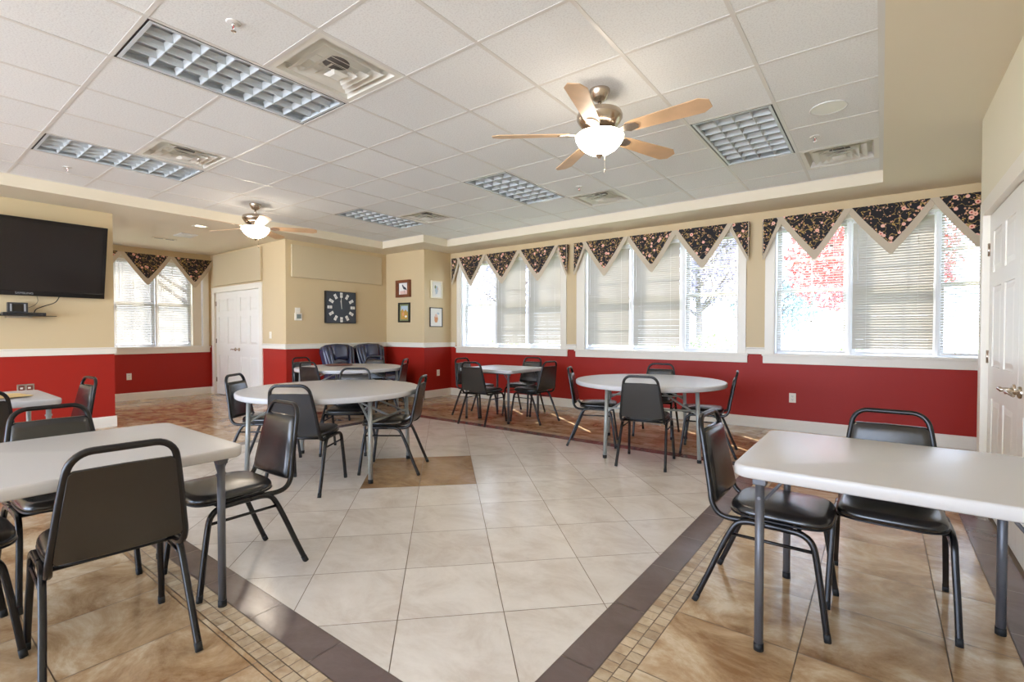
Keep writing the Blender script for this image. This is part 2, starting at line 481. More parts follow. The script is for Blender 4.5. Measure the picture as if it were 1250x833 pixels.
# ------------------------------------------------------------------ ceiling: tiles, grid, soffits
GX = lambda i: -0.02-PITCH*i          # i = 0..12
GY = lambda j: 0.93+PITCH*j
SOF_L, SOF_J, SOF_X, SOF_Y = -7.48, 5.86, -6.36, 6.44
fixtures = [(5, 0, 'v'), (9, 0, 'v'), (1, 5, 'v'), (5, 5, 'v'), (9, 5, 'v')]
vents = [(4, 1), (8, 1), (4, 7), (8, 6), (0, 7)]
taken = set()
for i, j, _ in fixtures: taken |= {(i, j), (i, j+1)}
for p in vents: taken.add(p)
ct = MB()
for i in range(0, 12):
    for j in range(-12, 9):
        if (i, j) in taken: continue
        x1, x0 = GX(i), max(GX(i+1), SOF_L); y0, y1 = GY(j), min(GY(j+1), SOF_Y)
        if x1-x0 < .02 or y1-y0 < .02: continue
        rects = [(x0, y0, x1, y1)]
        if x0 < SOF_X and y1 > SOF_J:
            rects = []
            if y0 < SOF_J: rects.append((x0, y0, x1, min(y1, SOF_J)))
            if x1 > SOF_X: rects.append((max(x0, SOF_X), max(y0, SOF_J), x1, y1))
        t = rt()
        for (a, b, c, d) in rects:
            ct.face([(a, b, H+.0025), (c, b, H+.0025), (c, d, H+.0025), (a, d, H+.0025)], 0, t)
w = .012
for i in range(0, 12):
    ym = SOF_Y if GX(i) > SOF_X else SOF_J
    ct.box((GX(i)-w, YN, H), (GX(i)+w, ym, H+.03), 1)
for j in range(-11, 9):
    y = GY(j)
    if y > SOF_Y: continue
    xm = SOF_L if y < SOF_J else SOF_X
    for i in range(0, 12):
        a, b = GX(i)-w, max(GX(i+1)+w, xm)
        if a <= xm: break
        # a two by four fixture has no cross bar at its middle
        if any(fi == i and fj+1 == j for fi, fj, _ in fixtures): continue
        ct.box((b, y-w, H+.0005), (a, y+w, H+.03), 1)
for (a, b) in (((SOF_L, YN), (SOF_L+.018, SOF_J)), ((SOF_X, SOF_Y-.018), (0, SOF_Y)), ((-.02, YN), (0.0, SOF_Y)), ((SOF_L, SOF_J-.018), (SOF_X, SOF_J)), ((SOF_X, SOF_J), (SOF_X+.018, SOF_Y))):
    ct.box((*a, H-.001), (*b, H+.02), 1)
ct.face([(-7.6, YN, H+.25), (.1, YN, H+.25), (.1, 6.5, H+.25), (-7.6, 6.5, H+.25)], 1)
struct(ct, 'ceiling', [M['tile_c'], M['grid']], 'white lay-in acoustic tile ceiling with square grid', 'ceiling')
so = MB()
so.box((SOF_L, YN, ZS), (-11.3, SOF_Y, H+.3)); so.box((SOF_L, SOF_J, ZS), (SOF_X, SOF_Y, H+.3))
so.box((-11.3, SOF_Y, ZS), (2.0, D+TH, H+.3)); so.box((0, YN, ZS), (2.0, SOF_Y, H+.3))
struct(so, 'trim_1', M['soffit'], 'tan dropped soffit running round the tiled ceiling', 'soffit')

# ------------------------------------------------------------------ walls
def wall_boxes(mb, axis, fixed, thick, u0, u1, z0=0, z1=ZS, holes=()):
    """a wall in the plane axis=fixed, with holes (u0,u1,z0,z1), red paint under the rail and tan above"""
    us = sorted({u0, u1, *[h[0] for h in holes], *[h[1] for h in holes]})
    for a, b in zip(us, us[1:]):
        zs = [(z0, z1)]
        for hh in holes:
            if hh[0] <= a+1e-6 and hh[1] >= b-1e-6: zs = [(z0, hh[2]), (hh[3], z1)]
        for (p, q) in zs:
            for lo, hi, mi in ((p, min(q, RAIL0+.02), 1), (max(p, RAIL0+.02), q, 0)):
                if hi-lo < 1e-4: continue
                if axis == 'y': mb.box((a, fixed, lo), (b, fixed+thick, hi), mi)
                else: mb.box((fixed, a, lo), (fixed+thick, b, hi), mi)
PAINT = [M['tan'], M['red']]
wm = MB(); wall_boxes(wm, 'y', D, TH, -11.2, 2.0, holes=[(a, b, ZO0, ZO1) for a, b in OPEN])
struct(wm, 'wall_back', PAINT, 'red and tan wall with three wide windows', 'wall')
wm = MB(); wall_boxes(wm, 'x', XA, -TH, YB, D)
wall_boxes(wm, 'y', YB, TH, XC, XA-TH*0.999)
struct(wm, 'wall_corner', PAINT, 'tan and red corner wall carrying four small pictures', 'wall')
wm = MB(); wall_boxes(wm, 'x', XC, -TH, YE, YB+TH)
struct(wm, 'wall_clock', PAINT, 'tan and red wall carrying the square clock', 'wall')
CDX0, CDX1, CDZ = -10.785, -8.90, 2.06
wm = MB(); wall_boxes(wm, 'y', YE, TH, XF-.02, XC-TH, holes=[(CDX0, CDX1, -.01, CDZ)])
struct(wm, 'wall_alcove', PAINT, 'tan wall round the far white double closet doors', 'wall')
LW0, LW1 = 2.02, 4.12
wm = MB(); wall_boxes(wm, 'x', XF, -.3, YN, YE+TH, holes=[(LW0, LW1, ZO0, ZO1)])
struct(wm, 'wall_left', PAINT, 'red and tan alcove wall with the far left window', 'wall')
wm = MB(); wall_boxes(wm, 'x', XT, -.2, YN, YT)
struct(wm, 'wall_television', PAINT, 'tan and dark red wall carrying the television', 'wall')
RDY0, RDY1, RDZ = 2.86, 4.78, 2.085
wm = MB(); wall_boxes(wm, 'x', XR, .16, YN, YR, holes=[(RDY0, RDY1, -.01, RDZ)])
wm.box((XR+.16, YR, 0), (2.0, YR-.16, ZS), 0)
struct(wm, 'wall_right', [M['cream'], M['cream']], 'pale tan wall round the near white double closet doors', 'wall')
wm = MB(); wall_boxes(wm, 'x', 1.75, .2, YR, D); 
struct(wm, 'wall_end', PAINT, 'tan and red wall beyond the closet bump-out', 'wall')

# chair rails and baseboards
def rail(name, axis, fixed, sgn, spans, lab):
    mb = MB()
    for a, b in spans:
        for prof in ([(0, RAIL0), (.014, RAIL0), (.018, RAIL0+.01), (.018, RAIL1-.02), (.026, RAIL1-.012), (.026, RAIL1), (0, RAIL1)],):
            if axis == 'y': mb.prism([(fixed+sgn*p, z) for p, z in prof], 'x', a, b)
            else: mb.prism([(fixed+sgn*p, z) for p, z in prof], 'y', a, b)
    struct(mb, name, M['trim'], lab, 'chair rail')
def base(name, axis, fixed, sgn, spans, lab):
    mb = MB()
    for a, b in spans:
        prof = [(0, 0), (.016, 0), (.016, BASE-.02), (.010, BASE), (0, BASE)]
        if axis == 'y': mb.prism([(fixed+sgn*p, z) for p, z in prof], 'x', a, b)
        else: mb.prism([(fixed+sgn*p, z) for p, z in prof], 'y', a, b)
    struct(mb, name, M['trim'], lab, 'baseboard')
rail('trim_2', 'y', D, -1, [(XA, OPEN[0][0]-.165), (OPEN[0][1]+.1, OPEN[1][0]-.155), (OPEN[1][1]+.1, OPEN[2][0]-.11), (1.33, 1.75)], 'white chair rail on the long window wall')
rail('trim_3', 'x', XA, 1, [(YB-.026, D)], 'white chair rail on the corner wall, short face with pale pictures')
rail('trim_4', 'y', YB, -1, [(XC, XA+.026)], 'white chair rail on the corner wall, face behind the recliner')
rail('trim_5', 'x', XC, 1, [(YE-.026, YB)], 'white chair rail under the square clock')
rail('trim_6', 'y', YE, -1, [(CDX1+.1, XC+.026)], 'short white chair rail right of the far closet')
rail('trim_7', 'x', XT, 1, [(YN, YT+.02)], 'white chair rail under the television')
base('baseboard_back', 'y', D, -1, [(XA, 1.75)], 'white baseboard along the long window wall')
base('baseboard_corner', 'x', XA, 1, [(YB-.016, D)], 'white baseboard on the short corner face with an outlet')
base('baseboard_nook', 'y', YB, -1, [(XC, XA+.016)], 'white baseboard behind the recliners, corner face')
base('baseboard_clock', 'x', XC, 1, [(YE-.016, YB)], 'white baseboard under the square clock')
base('baseboard_alcove', 'y', YE, -1, [(XF, CDX0-.11), (CDX1+.1, XC+.016)], 'white baseboard beside the far closet doors')
base('baseboard_left', 'x', XF, 1, [(YN, YE)], 'white baseboard under the far left window')
base('baseboard_television', 'x', XT, 1, [(YN, YT+.016)], 'white baseboard on the television wall')
base('baseboard_right', 'x', XR, -1, [(YN, RDY0-.1)], 'white baseboard on the near closet wall')

# ------------------------------------------------------------------ windows
def make_window(name, label, o0, o1, units, origin, rz, depth=TH, casing_lr=(.11, .11)):
    """local frame: +x along the wall, wall face at y=0 (room side is -y), z up"""
    w = empty(name, origin, rz); tag(w, label, 'window', kind='structure')
    cw, cl, cr = .11, casing_lr[0], casing_lr[1]
    ct = .022
    if cl: MB().box((o0-cl, -ct, ZO0-.02), (o0, 0, ZO1+cw), bev=.004).build('window_casing', M['trim'], w)
    if cr: MB().box((o1, -ct, ZO0-.02), (o1+cr, 0, ZO1+cw), bev=.004).build('window_casing', M['trim'], w)
    MB().box((o0, -ct, ZO1), (o1, 0, ZO1+cw), bev=.004).build('window_casing', M['trim'], w)
    MB().box((o0-cl-.03, -.045, ZO0-.03), (o1+cr+.03, 0, ZO0), bev=.005).build('window_stool', M['trim'], w)
    MB().box((o0-cl-.02, -.02, .85), (o1+cr+.02, 0, ZO0-.03), bev=.004).build('window_apron', M['trim'], w)
    j = MB()
    j.box((o0, 0, ZO0), (o0+.012, depth, ZO1)); j.box((o1-.012, 0, ZO0), (o1, depth, ZO1))
    j.box((o0, 0, ZO1-.012), (o1, depth, ZO1)); j.box((o0, 0, ZO0-.012), (o1, depth, ZO0+.006))
    j.build('window_jamb', M['sash'], w)
    for k, (a, b) in enumerate(units[:-1]):
        c = units[k+1][0]
        MB().box((b, .07, ZO0), (c, depth, ZO1), bev=.003).build('mullion', M['sash'], w)
    zm = 1.785
    for (a, b) in units:
        for (z0, z1, y) in ((ZO0+.006, zm+.02, .12), (zm-.02, ZO1-.012, .15)):
            f = MB(); t = .048
            f.box((a, y, z0), (a+t, y+.03, z1), bev=.003); f.box((b-t, y, z0), (b, y+.03, z1), bev=.003)
            f.box((a+t, y, z0), (b-t, y+.03, z0+t*.9)); f.box((a+t, y, z1-t*.8), (b-t, y+.03, z1))
            so_ = f.build('sash', M['sash'], w)
            gm = MB(); zc = (z0+z1)/2; xc = (a+b)/2
            gm.box((xc-.007, y+.010, z0+t*.9), (xc+.007, y+.020, z1-t*.8)); gm.box((a+t, y+.010, zc-.007), (b-t, y+.020, zc+.007))
            gm.build('muntin', M['sash'], so_)
            p = MB(); p.box((a+t-.004, y+.013, z0+t*.8), (b-t+.004, y+.017, z1-t*.7)); p.build('pane', M['glass'], so_)
    return w

W1U = [(-6.588, -5.80), (-5.75, -5.052), (-5.018, -4.322)]
W2U = [(-3.843, -3.09), (-3.056, -2.32), (-2.262, -1.547)]
W3U = [(-1.088, -.325), (-.292, .473), (.505, 1.203)]
LWU = [(2.032, 2.66), (2.70, 3.325), (3.352, 3.94)]
make_window('window_1', 'three-part window nearest the corner with four small pictures', *OPEN[0], W1U, (0, D, 0), 0)
make_window('window_2', 'three-part window in the middle of the long red wall', *OPEN[1], W2U, (0, D, 0), 0, casing_lr=(.15, .1))
make_window('window_3', 'three-part window beside the near white closet doors', *OPEN[2], W3U, (0, D, 0), 0)
# far left window: local x = world y, wall face towards +x
w4 = make_window('window_4', 'three-part window in the far left alcove', LW0, LW1, LWU, (XF, 0, 0), PI/2, depth=.3, casing_lr=(0, .1))
MB().box((3.95, .05, ZO0), (LW1-.012, .3, ZO1)).build('reveal_post', M['soffit'], w4)

# ------------------------------------------------------------------ blinds
def make_blind(label, a, b, tilt, origin, rz, top=2.59, bottom=1.0, ylocal=.045, pitch=.030, stack=0, group=None, wand='l'):
    """tilt: degrees from horizontal. stack: slats lying gathered on the bottom rail"""
    t = empty('window_blind', origin, rz); tag(t, label, 'blind', group)
    a += .016; b -= .016
    MB().box((a, ylocal-.02, top-.04), (b, ylocal+.02, top), bev=.003).build('head_rail', M['sash'], t)
    n = int((top-.05-bottom-.02-stack*.004)/pitch)
    sl = MB(); c, s_ = math.cos(math.radians(tilt)), math.sin(math.radians(tilt)); hw = .018
    for k in range(n):
        z = top-.055-k*pitch
        dz = random.uniform(-.0006, .0006)
        pts = []
        for u in (-1, -.5, 0, .5, 1):
            yy = ylocal+u*hw*c-0.0042*(1-u*u)*s_; zz = z+dz-u*hw*s_+0.0042*(1-u*u)*c
            pts.append((yy, zz))
        A = [sl.bm.verts.new((a, p[0], p[1])) for p in pts]; B = [sl.bm.verts.new((b, p[0], p[1])) for p in pts]
        for q in range(4): sl.face([A[q], B[q], B[q+1], A[q+1]], 0, smooth=True)
    for k in range(stack):
        z = bottom+.022+k*.0035
        sl.face([(a, ylocal-hw, z), (b, ylocal-hw, z), (b, ylocal+hw, z), (a, ylocal+hw, z)], 0)
    sl.build('slats', M['slat'], t)
    MB().box((a, ylocal-.012, bottom), (b, ylocal+.012, bottom+.018), bev=.002).build('bottom_rail', M['sash'], t)
    cd = MB()
    for f in (.18, .82):
        x = a+(b-a)*f
        cd.tube([(x, ylocal-.0135, top-.04), (x, ylocal-.0135, bottom+.01)], .0009, 4)
        cd.tube([(x, ylocal+.0135, top-.04), (x, ylocal+.0135, bottom+.01)], .0009, 4)
    cd.build('ladder_cord', M['sash'], t)
    x = a+.05 if wand == 'l' else b-.05
    MB().tube([(x, ylocal-.022, top-.03), (x, ylocal-.028, top-.72)], .0035, 6).build('tilt_wand', M['sash'], t)
    return t
G = 'horizontal slat blinds in the windows'
O = (0, D, 0)
make_blind('opened horizontal slat blind in the left light of the corner window', *W1U[0], 8, O, 0, group=G)
make_blind('nearly shut slat blind in the middle light of the corner window', *W1U[1], 57, O, 0, group=G)
make_blind('half open slat blind in the right light of the corner window', *W1U[2], 54, O, 0, group=G)
make_blind('shut slat blind in the left light of the middle window', *W2U[0], 59, O, 0, group=G)
make_blind('partly shut slat blind in the middle light of the middle window', *W2U[1], 55, O, 0, group=G)
make_blind('opened slat blind in the right light of the middle window', *W2U[2], 14, O, 0, group=G)
make_blind('opened slat blind in the left light of the window by the near closet', *W3U[0], 6, O, 0, group=G, stack=6)
make_blind('shut slat blind in the wide middle light of the window by the near closet', *W3U[1], 57, O, 0, group=G)
make_blind('opened slat blind in the light half hidden by the near closet', *W3U[2], 18, O, 0, group=G, stack=4)
OL = (XF, 0, 0)
LB = LWU
make_blind('slat blind in the far left window, pane next to the closet', *LB[2], 36, OL, PI/2, group=G, ylocal=.06)
make_blind('slat blind in the far left window, pane nearer the television wall', *LB[1], 36, OL, PI/2, group=G, ylocal=.06)

# ------------------------------------------------------------------ valances
ZT, ZI, ZB = 2.705, 2.258, 2.14
def make_valance(label, tops, tips, e0, e1, origin, rz, dep=.1):
    """tops: (xl,xr) of dark cloth; tips: x of each point; e0/e1: ends (half panel wrapping the board end) or None"""
    v = empty('valance', origin, rz); tag(v, label, 'valance', 'floral window valances')
    y = -dep
    ends0 = e0 if e0 is not None else tops[0][0]-.06; ends1 = e1 if e1 is not None else tops[-1][1]+.06
    MB().box((ends0+.004, y+.02, ZT-.02), (ends1-.004, -.024, ZT-.002)).build('mounting_board', M['band'], v)
    def curve(p, q, bow):
        out = []
        for k in range(7):
            t = k/6; x = p[0]+(q[0]-p[0])*t; z = p[1]+(q[1]-p[1])*t
            out.append((x+bow*math.sin(PI*t), z))
        return out
    for k, ((xl, xr), tp) in enumerate(zip(tops, tips)):
        off = -.012 if k % 2 == 0 else 0.0
        wl = wr = .075
        outer = curve((xl-wl, ZT), (tp-.02, ZB+.008), -.012)+[(tp, ZB)]+curve((tp+.02, ZB+.008), (xr+wr, ZT), .012)
        inner = curve((xl, ZT+.001), (tp-.02, ZI+.01), -.010)+[(tp, ZI)]+curve((tp+.02, ZI+.01), (xr, ZT+.001), .010)
        b = MB(); b.prism(outer, 'y', y+off, y+off+.010); bo = b.build('trim_band', M['band'], v)
        f = MB(); f.prism(inner, 'y', y+off-.004, y+off); f.build('floral_panel', M['floral'], bo)
    # half panels at the board ends with a side return
    for e, sg, top_in in ((e0, 1, tops[0][0]), (e1, -1, tops[-1][1])):
        if e is None: continue
        xi = top_in-sg*.055
        outer = [(e, ZT), (xi+sg*.07, ZT), (e+sg*.012, ZB+.06), (e, ZB+.05)]
        b = MB(); b.prism(outer, 'y', y+.010, y+.018); bo = b.build('trim_band', M['band'], v)
        f = MB(); f.prism([(e, ZT+.001), (xi, ZT+.001), (xi-sg*.02, ZT-.09), (e, ZI-.01)], 'y', y+.005, y+.010); f.build('floral_panel', M['floral'], bo)
        r = MB(); x0, x1 = (e-.008, e) if sg > 0 else (e, e+.008)
        r.prism([(y+.005, ZT), (-.024, ZT), (-.024, ZT-.12), (y+.005, ZB+.05)], 'x', x0, x1); ro = r.build('side_return', M['band'], v)
        r = MB(); x0, x1 = (e-.011, e-.008) if sg > 0 else (e+.008, e+.011)
        r.prism([(y+.005, ZT+.001), (-.024, ZT+.001), (-.024, ZT-.05), (y+.005, ZI-.01)], 'x', x0, x1); r.build('floral_panel', M['floral'], ro)
    return v
make_valance('floral valance over the window nearest the small pictures', [(-6.555, -5.955), (-5.872, -5.168), (-5.075, -4.373)], [-6.262, -5.518, -4.718], -6.772, -4.157, O, 0)
make_valance('floral valance over the middle window of the long wall', [(-3.78, -3.138), (-3.048, -2.402), (-2.316, -1.656)], [-3.466, -2.706, -1.978], -4.012, -1.402, O, 0)
make_valance('floral valance over the window by the near closet', [(-.998, -.363), (-.285, .418), (.484, 1.12)], [-.657, .077, .80], -1.222, 1.36, O, 0)
make_valance('floral valance over the far left alcove window', [(2.06, 2.72), (2.822, 3.493), (3.597, 4.25)], [2.39, 3.166, 3.945], 1.85, None, OL, PI/2, dep=.09)

# ------------------------------------------------------------------ doors
def door_leaf(parent, x0, x1, z1, y, handle_x, hinge_x):
    """six panel leaf, local: face towards -y at y, body behind"""
    d = MB(); W = x1-x0; st = W*.135; 
    d.box((x0, y+.008, .012), (x1, y+.038, z1))
    zs = [(.20, .80), (1.02, 1.56), (1.66, z1-.13)]
    mid = (x0+x1)/2
    cols = [(x0+st, mid-st*.42), (mid+st*.42, x1-st)]
    # stiles and rails
    for a, b in ((x0, x0+st), (mid-st*.42, mid+st*.42), (x1-st, x1)): d.box((a, y, .012), (b, y+.009, z1))
    rz_ = [(.012, .20), (.80, 1.02), (1.56, 1.66), (z1-.13, z1)]
    for a, b in rz_:
        for c in cols: d.box((c[0], y, a), (c[1], y+.009, b))
    for c in cols:
        for a, b in zs:
            m1, m2 = .012, .045
            A = [(c[0]+m1, y+.0085, a+m1), (c[1]-m1, y+.0085, a+m1), (c[1]-m1, y+.0085, b-m1), (c[0]+m1, y+.0085, b-m1)]
            B = [(c[0]+m2, y+.001, a+m2), (c[1]-m2, y+.001, a+m2), (c[1]-m2, y+.001, b-m2), (c[0]+m2, y+.001, b-m2)]
            VA = [d.bm.verts.new(p) for p in A]; VB = [d.bm.verts.new(p) for p in B]
            d.face(VB)
            for k in range(4): d.face([VA[k], VA[(k+1) % 4], VB[(k+1) % 4], VB[k]])
    leaf = d.build('door_leaf', M['white'], parent)
    # lever handle
    sg = 1 if hinge_x > handle_x else -1
    h = MB()
    zc = .925
    rot = Matrix.Translation((handle_x, y, zc)) @ Matrix.Rotation(PI/2, 4, 'X')
    def l(prof, seg=20):
        rings = []
        for r_, t in prof: rings.append([h.bm.verts.new(rot @ Vector((r_*math.cos(2*PI*k/seg), r_*math.sin(2*PI*k/seg), t))) for k in range(seg)])
        for A_, B_ in zip(rings, rings[1:]):
            for k in range(seg): h.face([A_[k], A_[(k+1) % seg], B_[(k+1) % seg], B_[k]], smooth=True)
        h.face(rings[-1])
    l([(.033, -.001), (.033, .008), (.026, .014), (.013, .016), (.011, .05), (.0125, .062), (.005, .066)])
    h.tube(smooth_path([(handle_x, y-.056, zc), (handle_x+sg*.04, y-.058, zc+.004), (handle_x+sg*.085, y-.054, zc-.002), (handle_x+sg*.112, y-.046, zc-.010)], 5), [.011]*6+[.0095]*5+[.008]*5, 10)
    h.build('door_handle', M['nickel'], leaf)
    for z in (.3, 1.08, 1.83):
        hg = MB(); hg.tube([(hinge_x, y-.006, z-.045), (hinge_x, y-.006, z+.045)], .007, 8); hg.box((hinge_x-.018, y-.002, z-.043), (hinge_x+.018, y, z+.043))
        hg.build('hinge', M['nickel'], leaf)
    return leaf
def door_set(name, label, x0, x1, zt, origin, rz, yr=.02, cas=(.1, .1)):
    d = empty(name, origin, rz); tag(d, label, 'closet door', kind='structure')
    c = MB(); t = .02
    MB().box((x0-cas[0], -t, 0), (x0+.012, .06, zt+.09), bev=.004).build('door_casing', M['trim'], d)
    MB().box((x1-.012, -t, 0), (x1+cas[1], .06, zt+.09), bev=.004).build('door_casing', M['trim'], d)
    MB().box((x0+.012, -t, zt-.012), (x1-.012, .06, zt+.09), bev=.004).build('door_casing', M['trim'], d)
    MB().box((x0, .075, 0), (x1, .085, zt)).build('door_backing', M['darkgap'], d)
    m = (x0+x1)/2
    door_leaf(d, x0+.015, m-.002, zt-.016, yr, m-.075, x0+.015)
    door_leaf(d, m+.002, x1-.015, zt-.016, yr, m+.075, x1-.015)
    return d
door_set('door_1', 'white six-panel double closet doors in the far left alcove', CDX0, CDX1, CDZ, (0, YE, 0), 0)
# right wall: face towards -x: local x = -world y
door_set('door_2', 'white six-panel double closet doors at the right edge', -RDY1, -RDY0, RDZ, (XR, 0, 0), -PI/2, cas=(.1, .1))

# ------------------------------------------------------------------ ceiling fittings
def make_troffer(label, i, j, group):
    x1, x0, y0, y1 = GX(i)-w, GX(i+1)+w, GY(j)+w, GY(j+2)-w
    cx, cy = (x0+x1)/2, (y0+y1)/2
    t = empty('fluorescent_troffer', (cx, cy, H)); tag(t, label, 'ceiling light', group)
    a, b = (x1-x0)/2, (y1-y0)/2
    hb = MB()
    hb.box((-a, -b, .062), (a, b, .068))
    for s_ in (-1, 1):
        hb.box((s_*a, -b, .004), (s_*(a-.006), b, .068)); hb.box((-a, s_*b, .004), (a, s_*(b-.006), .068))
    hb.build('housing', M['louver'], t)
    fr = MB()
    e = .010
    for s_ in (-1, 1):
        fr.box((s_*(a-.004), -b, .003), (s_*(a-.004-e), b, .014)); fr.box((-a, s_*(b-.004), .003), (a, s_*(b-.004-e), .014))
    fr.build('shadow_gap', M['darkgap'], t)
    f2 = MB(); e2 = .02
    for s_ in (-1, 1):
        f2.box((s_*(a-.014), -b+.014, .001), (s_*(a-.014-e2), b-.014, .02)); f2.box((-a+.034, s_*(b-.014), .001), (a-.034, s_*(b-.014-e2), .02))
    f2.build('frame', M['louver'], t)
    # parabolic louvre: wedge blades that flare upwards
    lv = MB(); A, B = a-.034, b-.034
    nx, ny = 4, 8
    def wedge(p0, p1, axis):
        hw_b, hw_m, hw_t = .003, .006, .015
        prof = [(-hw_b, .006), (hw_b, .006), (hw_m, .026), (hw_t, .048), (-hw_t, .048), (-hw_m, .026)]
        if axis == 'y': lv.prism([(p0[0]+q[0], q[1]) for q in prof], 'y', p0[1], p1[1])
        else: lv.prism([(p0[1]+q[0], q[1]) for q in prof], 'x', p0[0], p1[0])
    for k in range(1, nx): x = -A+2*A*k/nx; wedge((x, -B), (x, B), 'y')
    for k in range(1, ny): y = -B+2*B*k/ny; wedge((-A, y), (A, y), 'x')
    lv.build('louver', M['louver'], t)
    return t
GT = 'unlit parabolic fluorescent ceiling lights'
make_troffer('unlit long fluorescent ceiling light at top left, largest of all', 5, 0, GT)
make_troffer('unlit fluorescent ceiling light far left, beside the smaller left air vent', 9, 0, GT)
make_troffer('unlit fluorescent ceiling light right of the nearer ceiling fan', 1, 5, GT)
make_troffer('unlit fluorescent ceiling light below left of the nearer ceiling fan', 5, 5, GT)
make_troffer('unlit fluorescent ceiling light nearest the clock wall', 9, 5, GT)

def make_vent(label, i, j, group):
    x1, x0, y0, y1 = GX(i)-w, GX(i+1)+w, GY(j)+w, GY(j+1)-w
    t = empty('air_diffuser', ((x0+x1)/2, (y0+y1)/2, H)); tag(t, label, 'air vent', group)
    a = (x1-x0)/2
    sq = lambda s_, z: [(-s_, -s_, z), (s_, -s_, z), (s_, s_, z), (-s_, s_, z)]
    def band(mb, s0, z0, s1, z1, th=.003):
        A = [mb.bm.verts.new(p) for p in sq(s0, z0)]; B = [mb.bm.verts.new(p) for p in sq(s1, z1)]
        C = [mb.bm.verts.new(p) for p in sq(s0-th, z0+th*.3)]; E_ = [mb.bm.verts.new(p) for p in sq(s1-th, z1)]
        for k in range(4):
            q = (k+1) % 4
            mb.face([A[k], A[q], B[q], B[k]]); mb.face([C[k], E_[k], E_[q], C[q]]); mb.face([A[k], C[k], C[q], A[q]]); mb.face([B[k], B[q], E_[q], E_[k]])
    fr = MB()
    band(fr, a, .003, a-.035, .003); band(fr, a-.035, .003, a-.055, .058); fr.face([fr.bm.verts.new(p) for p in sq(a, .060)])
    fr.build('frame_pan', M['vent'], t)
    dm = MB(); dm.lathe([(0, .0575), (.085, .0575), (.085, .0595)], seg=24); dm.build('duct_opening', M['duct'], t)
    for k, (s0, s1) in enumerate(((.215, .165), (.155, .11), (.10, .06))):
        r = MB(); band(r, s0, .004-.011*k, s1, .030-.011*k)
        r.build('cone_ring', M['vent'], t)
    c = MB(); p = sq(.058, -.020); q = sq(.03, -.032)
    A = [c.bm.verts.new(v) for v in p]; B = [c.bm.verts.new(v) for v in q]; c.face(B)
    for k in range(4): c.face([A[k], A[(k+1) % 4], B[(k+1) % 4], B[k]])
    for s_ in (-1, 1): c.box((s_*.045, -.17, .022), (s_*.048, .17, .026))
    c.build('centre_plate', M['vent'], t)
    return t
GV = 'square stepped ceiling air vents'
make_vent('square stepped air vent touching the largest top left ceiling light', 4, 1, GV)
make_vent('square stepped air vent beside the far left fluorescent light', 8, 1, GV)
make_vent('square stepped air vent between the nearer fan and the long window wall', 4, 7, GV)
make_vent('square stepped air vent beside the light nearest the clock wall', 8, 6, GV)
make_vent('square stepped air vent at the right edge of the tiled ceiling', 0, 7, GV)

def make_sprinkler(label, x, y, z=H):
    t = empty('fire_sprinkler', (x, y, z)); tag(t, label, 'sprinkler', 'ceiling fire sprinklers')
    MB().lathe([(.0, -.003), (.03, -.004), (.038, 0), (.038, .006)], seg=20).build('escutcheon', M['grid'], t)
    b = MB()
    b.tube([(0, 0, 0), (0, 0, -.018)], .009, 10)
    for s_ in (-1, 1): b.tube([(s_*.008, 0, -.015), (s_*.014, 0, -.03), (s_*.003, 0, -.045)], .003, 6)
    b.lathe([(0, -.046), (.014, -.046), (.014, -.044), (0, -.044)], seg=14); b.build('sprinkler_head', M['chrome'], t)
    MB().tube([(0, 0, -.018), (0, 0, -.044)], .0026, 6).build('glass_bulb', M['signred'], t)
make_sprinkler('small fire sprinkler above the largest top left ceiling light', -2.861, 1.241)
make_sprinkler('small fire sprinkler left of the far left fluorescent light', -6.72, 1.274)
make_sprinkler('small fire sprinkler by the air vent at the right', -.476, 5.003)
make_sprinkler('small fire sprinkler between the nearer fan and window wall vent', -2.832, 5.045)
sp = empty('ceiling_speaker', (-.336, 4.42, H+.0025)); tag(sp, 'round white flush ceiling speaker in a tile at the right', 'speaker')
MB().lathe([(.118, 0), (.124, -.008), (.116, -.010), (.112, -.006)], seg=40).build('speaker_rim', M['grid'], sp)
MB().lathe([(.113, -.006), (.06, -.009), (0, -.010)], seg=40).build('speaker_grille', M['vent'], sp)
# alcove ceiling fittings (flush on the soffit)
dl = empty('downlight', (-8.05, 3.0, ZS)); tag(dl, 'small recessed downlight in alcove ceiling behind farther fan', 'downlight')
MB().lathe([(.10, 0), (.105, -.006), (.085, -.008), (.07, .0)], seg=28).build('trim_ring', M['chrome'], dl)
MB().lathe([(.071, -.001), (.03, -.003), (0, -.003)], seg=28).build('lamp', M['bulb'], dl)
ap = empty('vent_cover', (-8.95, 3.12, ZS)); tag(ap, 'white square vent plate on the alcove ceiling', 'vent plate')
MB().box((-.17, -.12, -.018), (.17, .12, -.0005), bev=.006).build('plate', M['grid'], ap)
lp = MB()
for k in range(5): lp.box((-.13, -.085+k*.036, -.022), (.13, -.068+k*.036, -.0185))
lp.build('louver_slats', M['vent'], ap)
sl2 = empty('slot_vent', (-9.6, 3.03, ZS)); tag(sl2, 'narrow two-slot vent on alcove ceiling beside the white plate', 'slot vent')
MB().box((-.05, -.17, -.008), (.05, .17, -.0005), bev=.002).build('slot_plate', M['soffit'], sl2)
for s_ in (-1, 1): MB().box((-.02, s_*.02, -.010), (.02, s_*.14, -.0082)).build('slot', M['duct'], sl2)

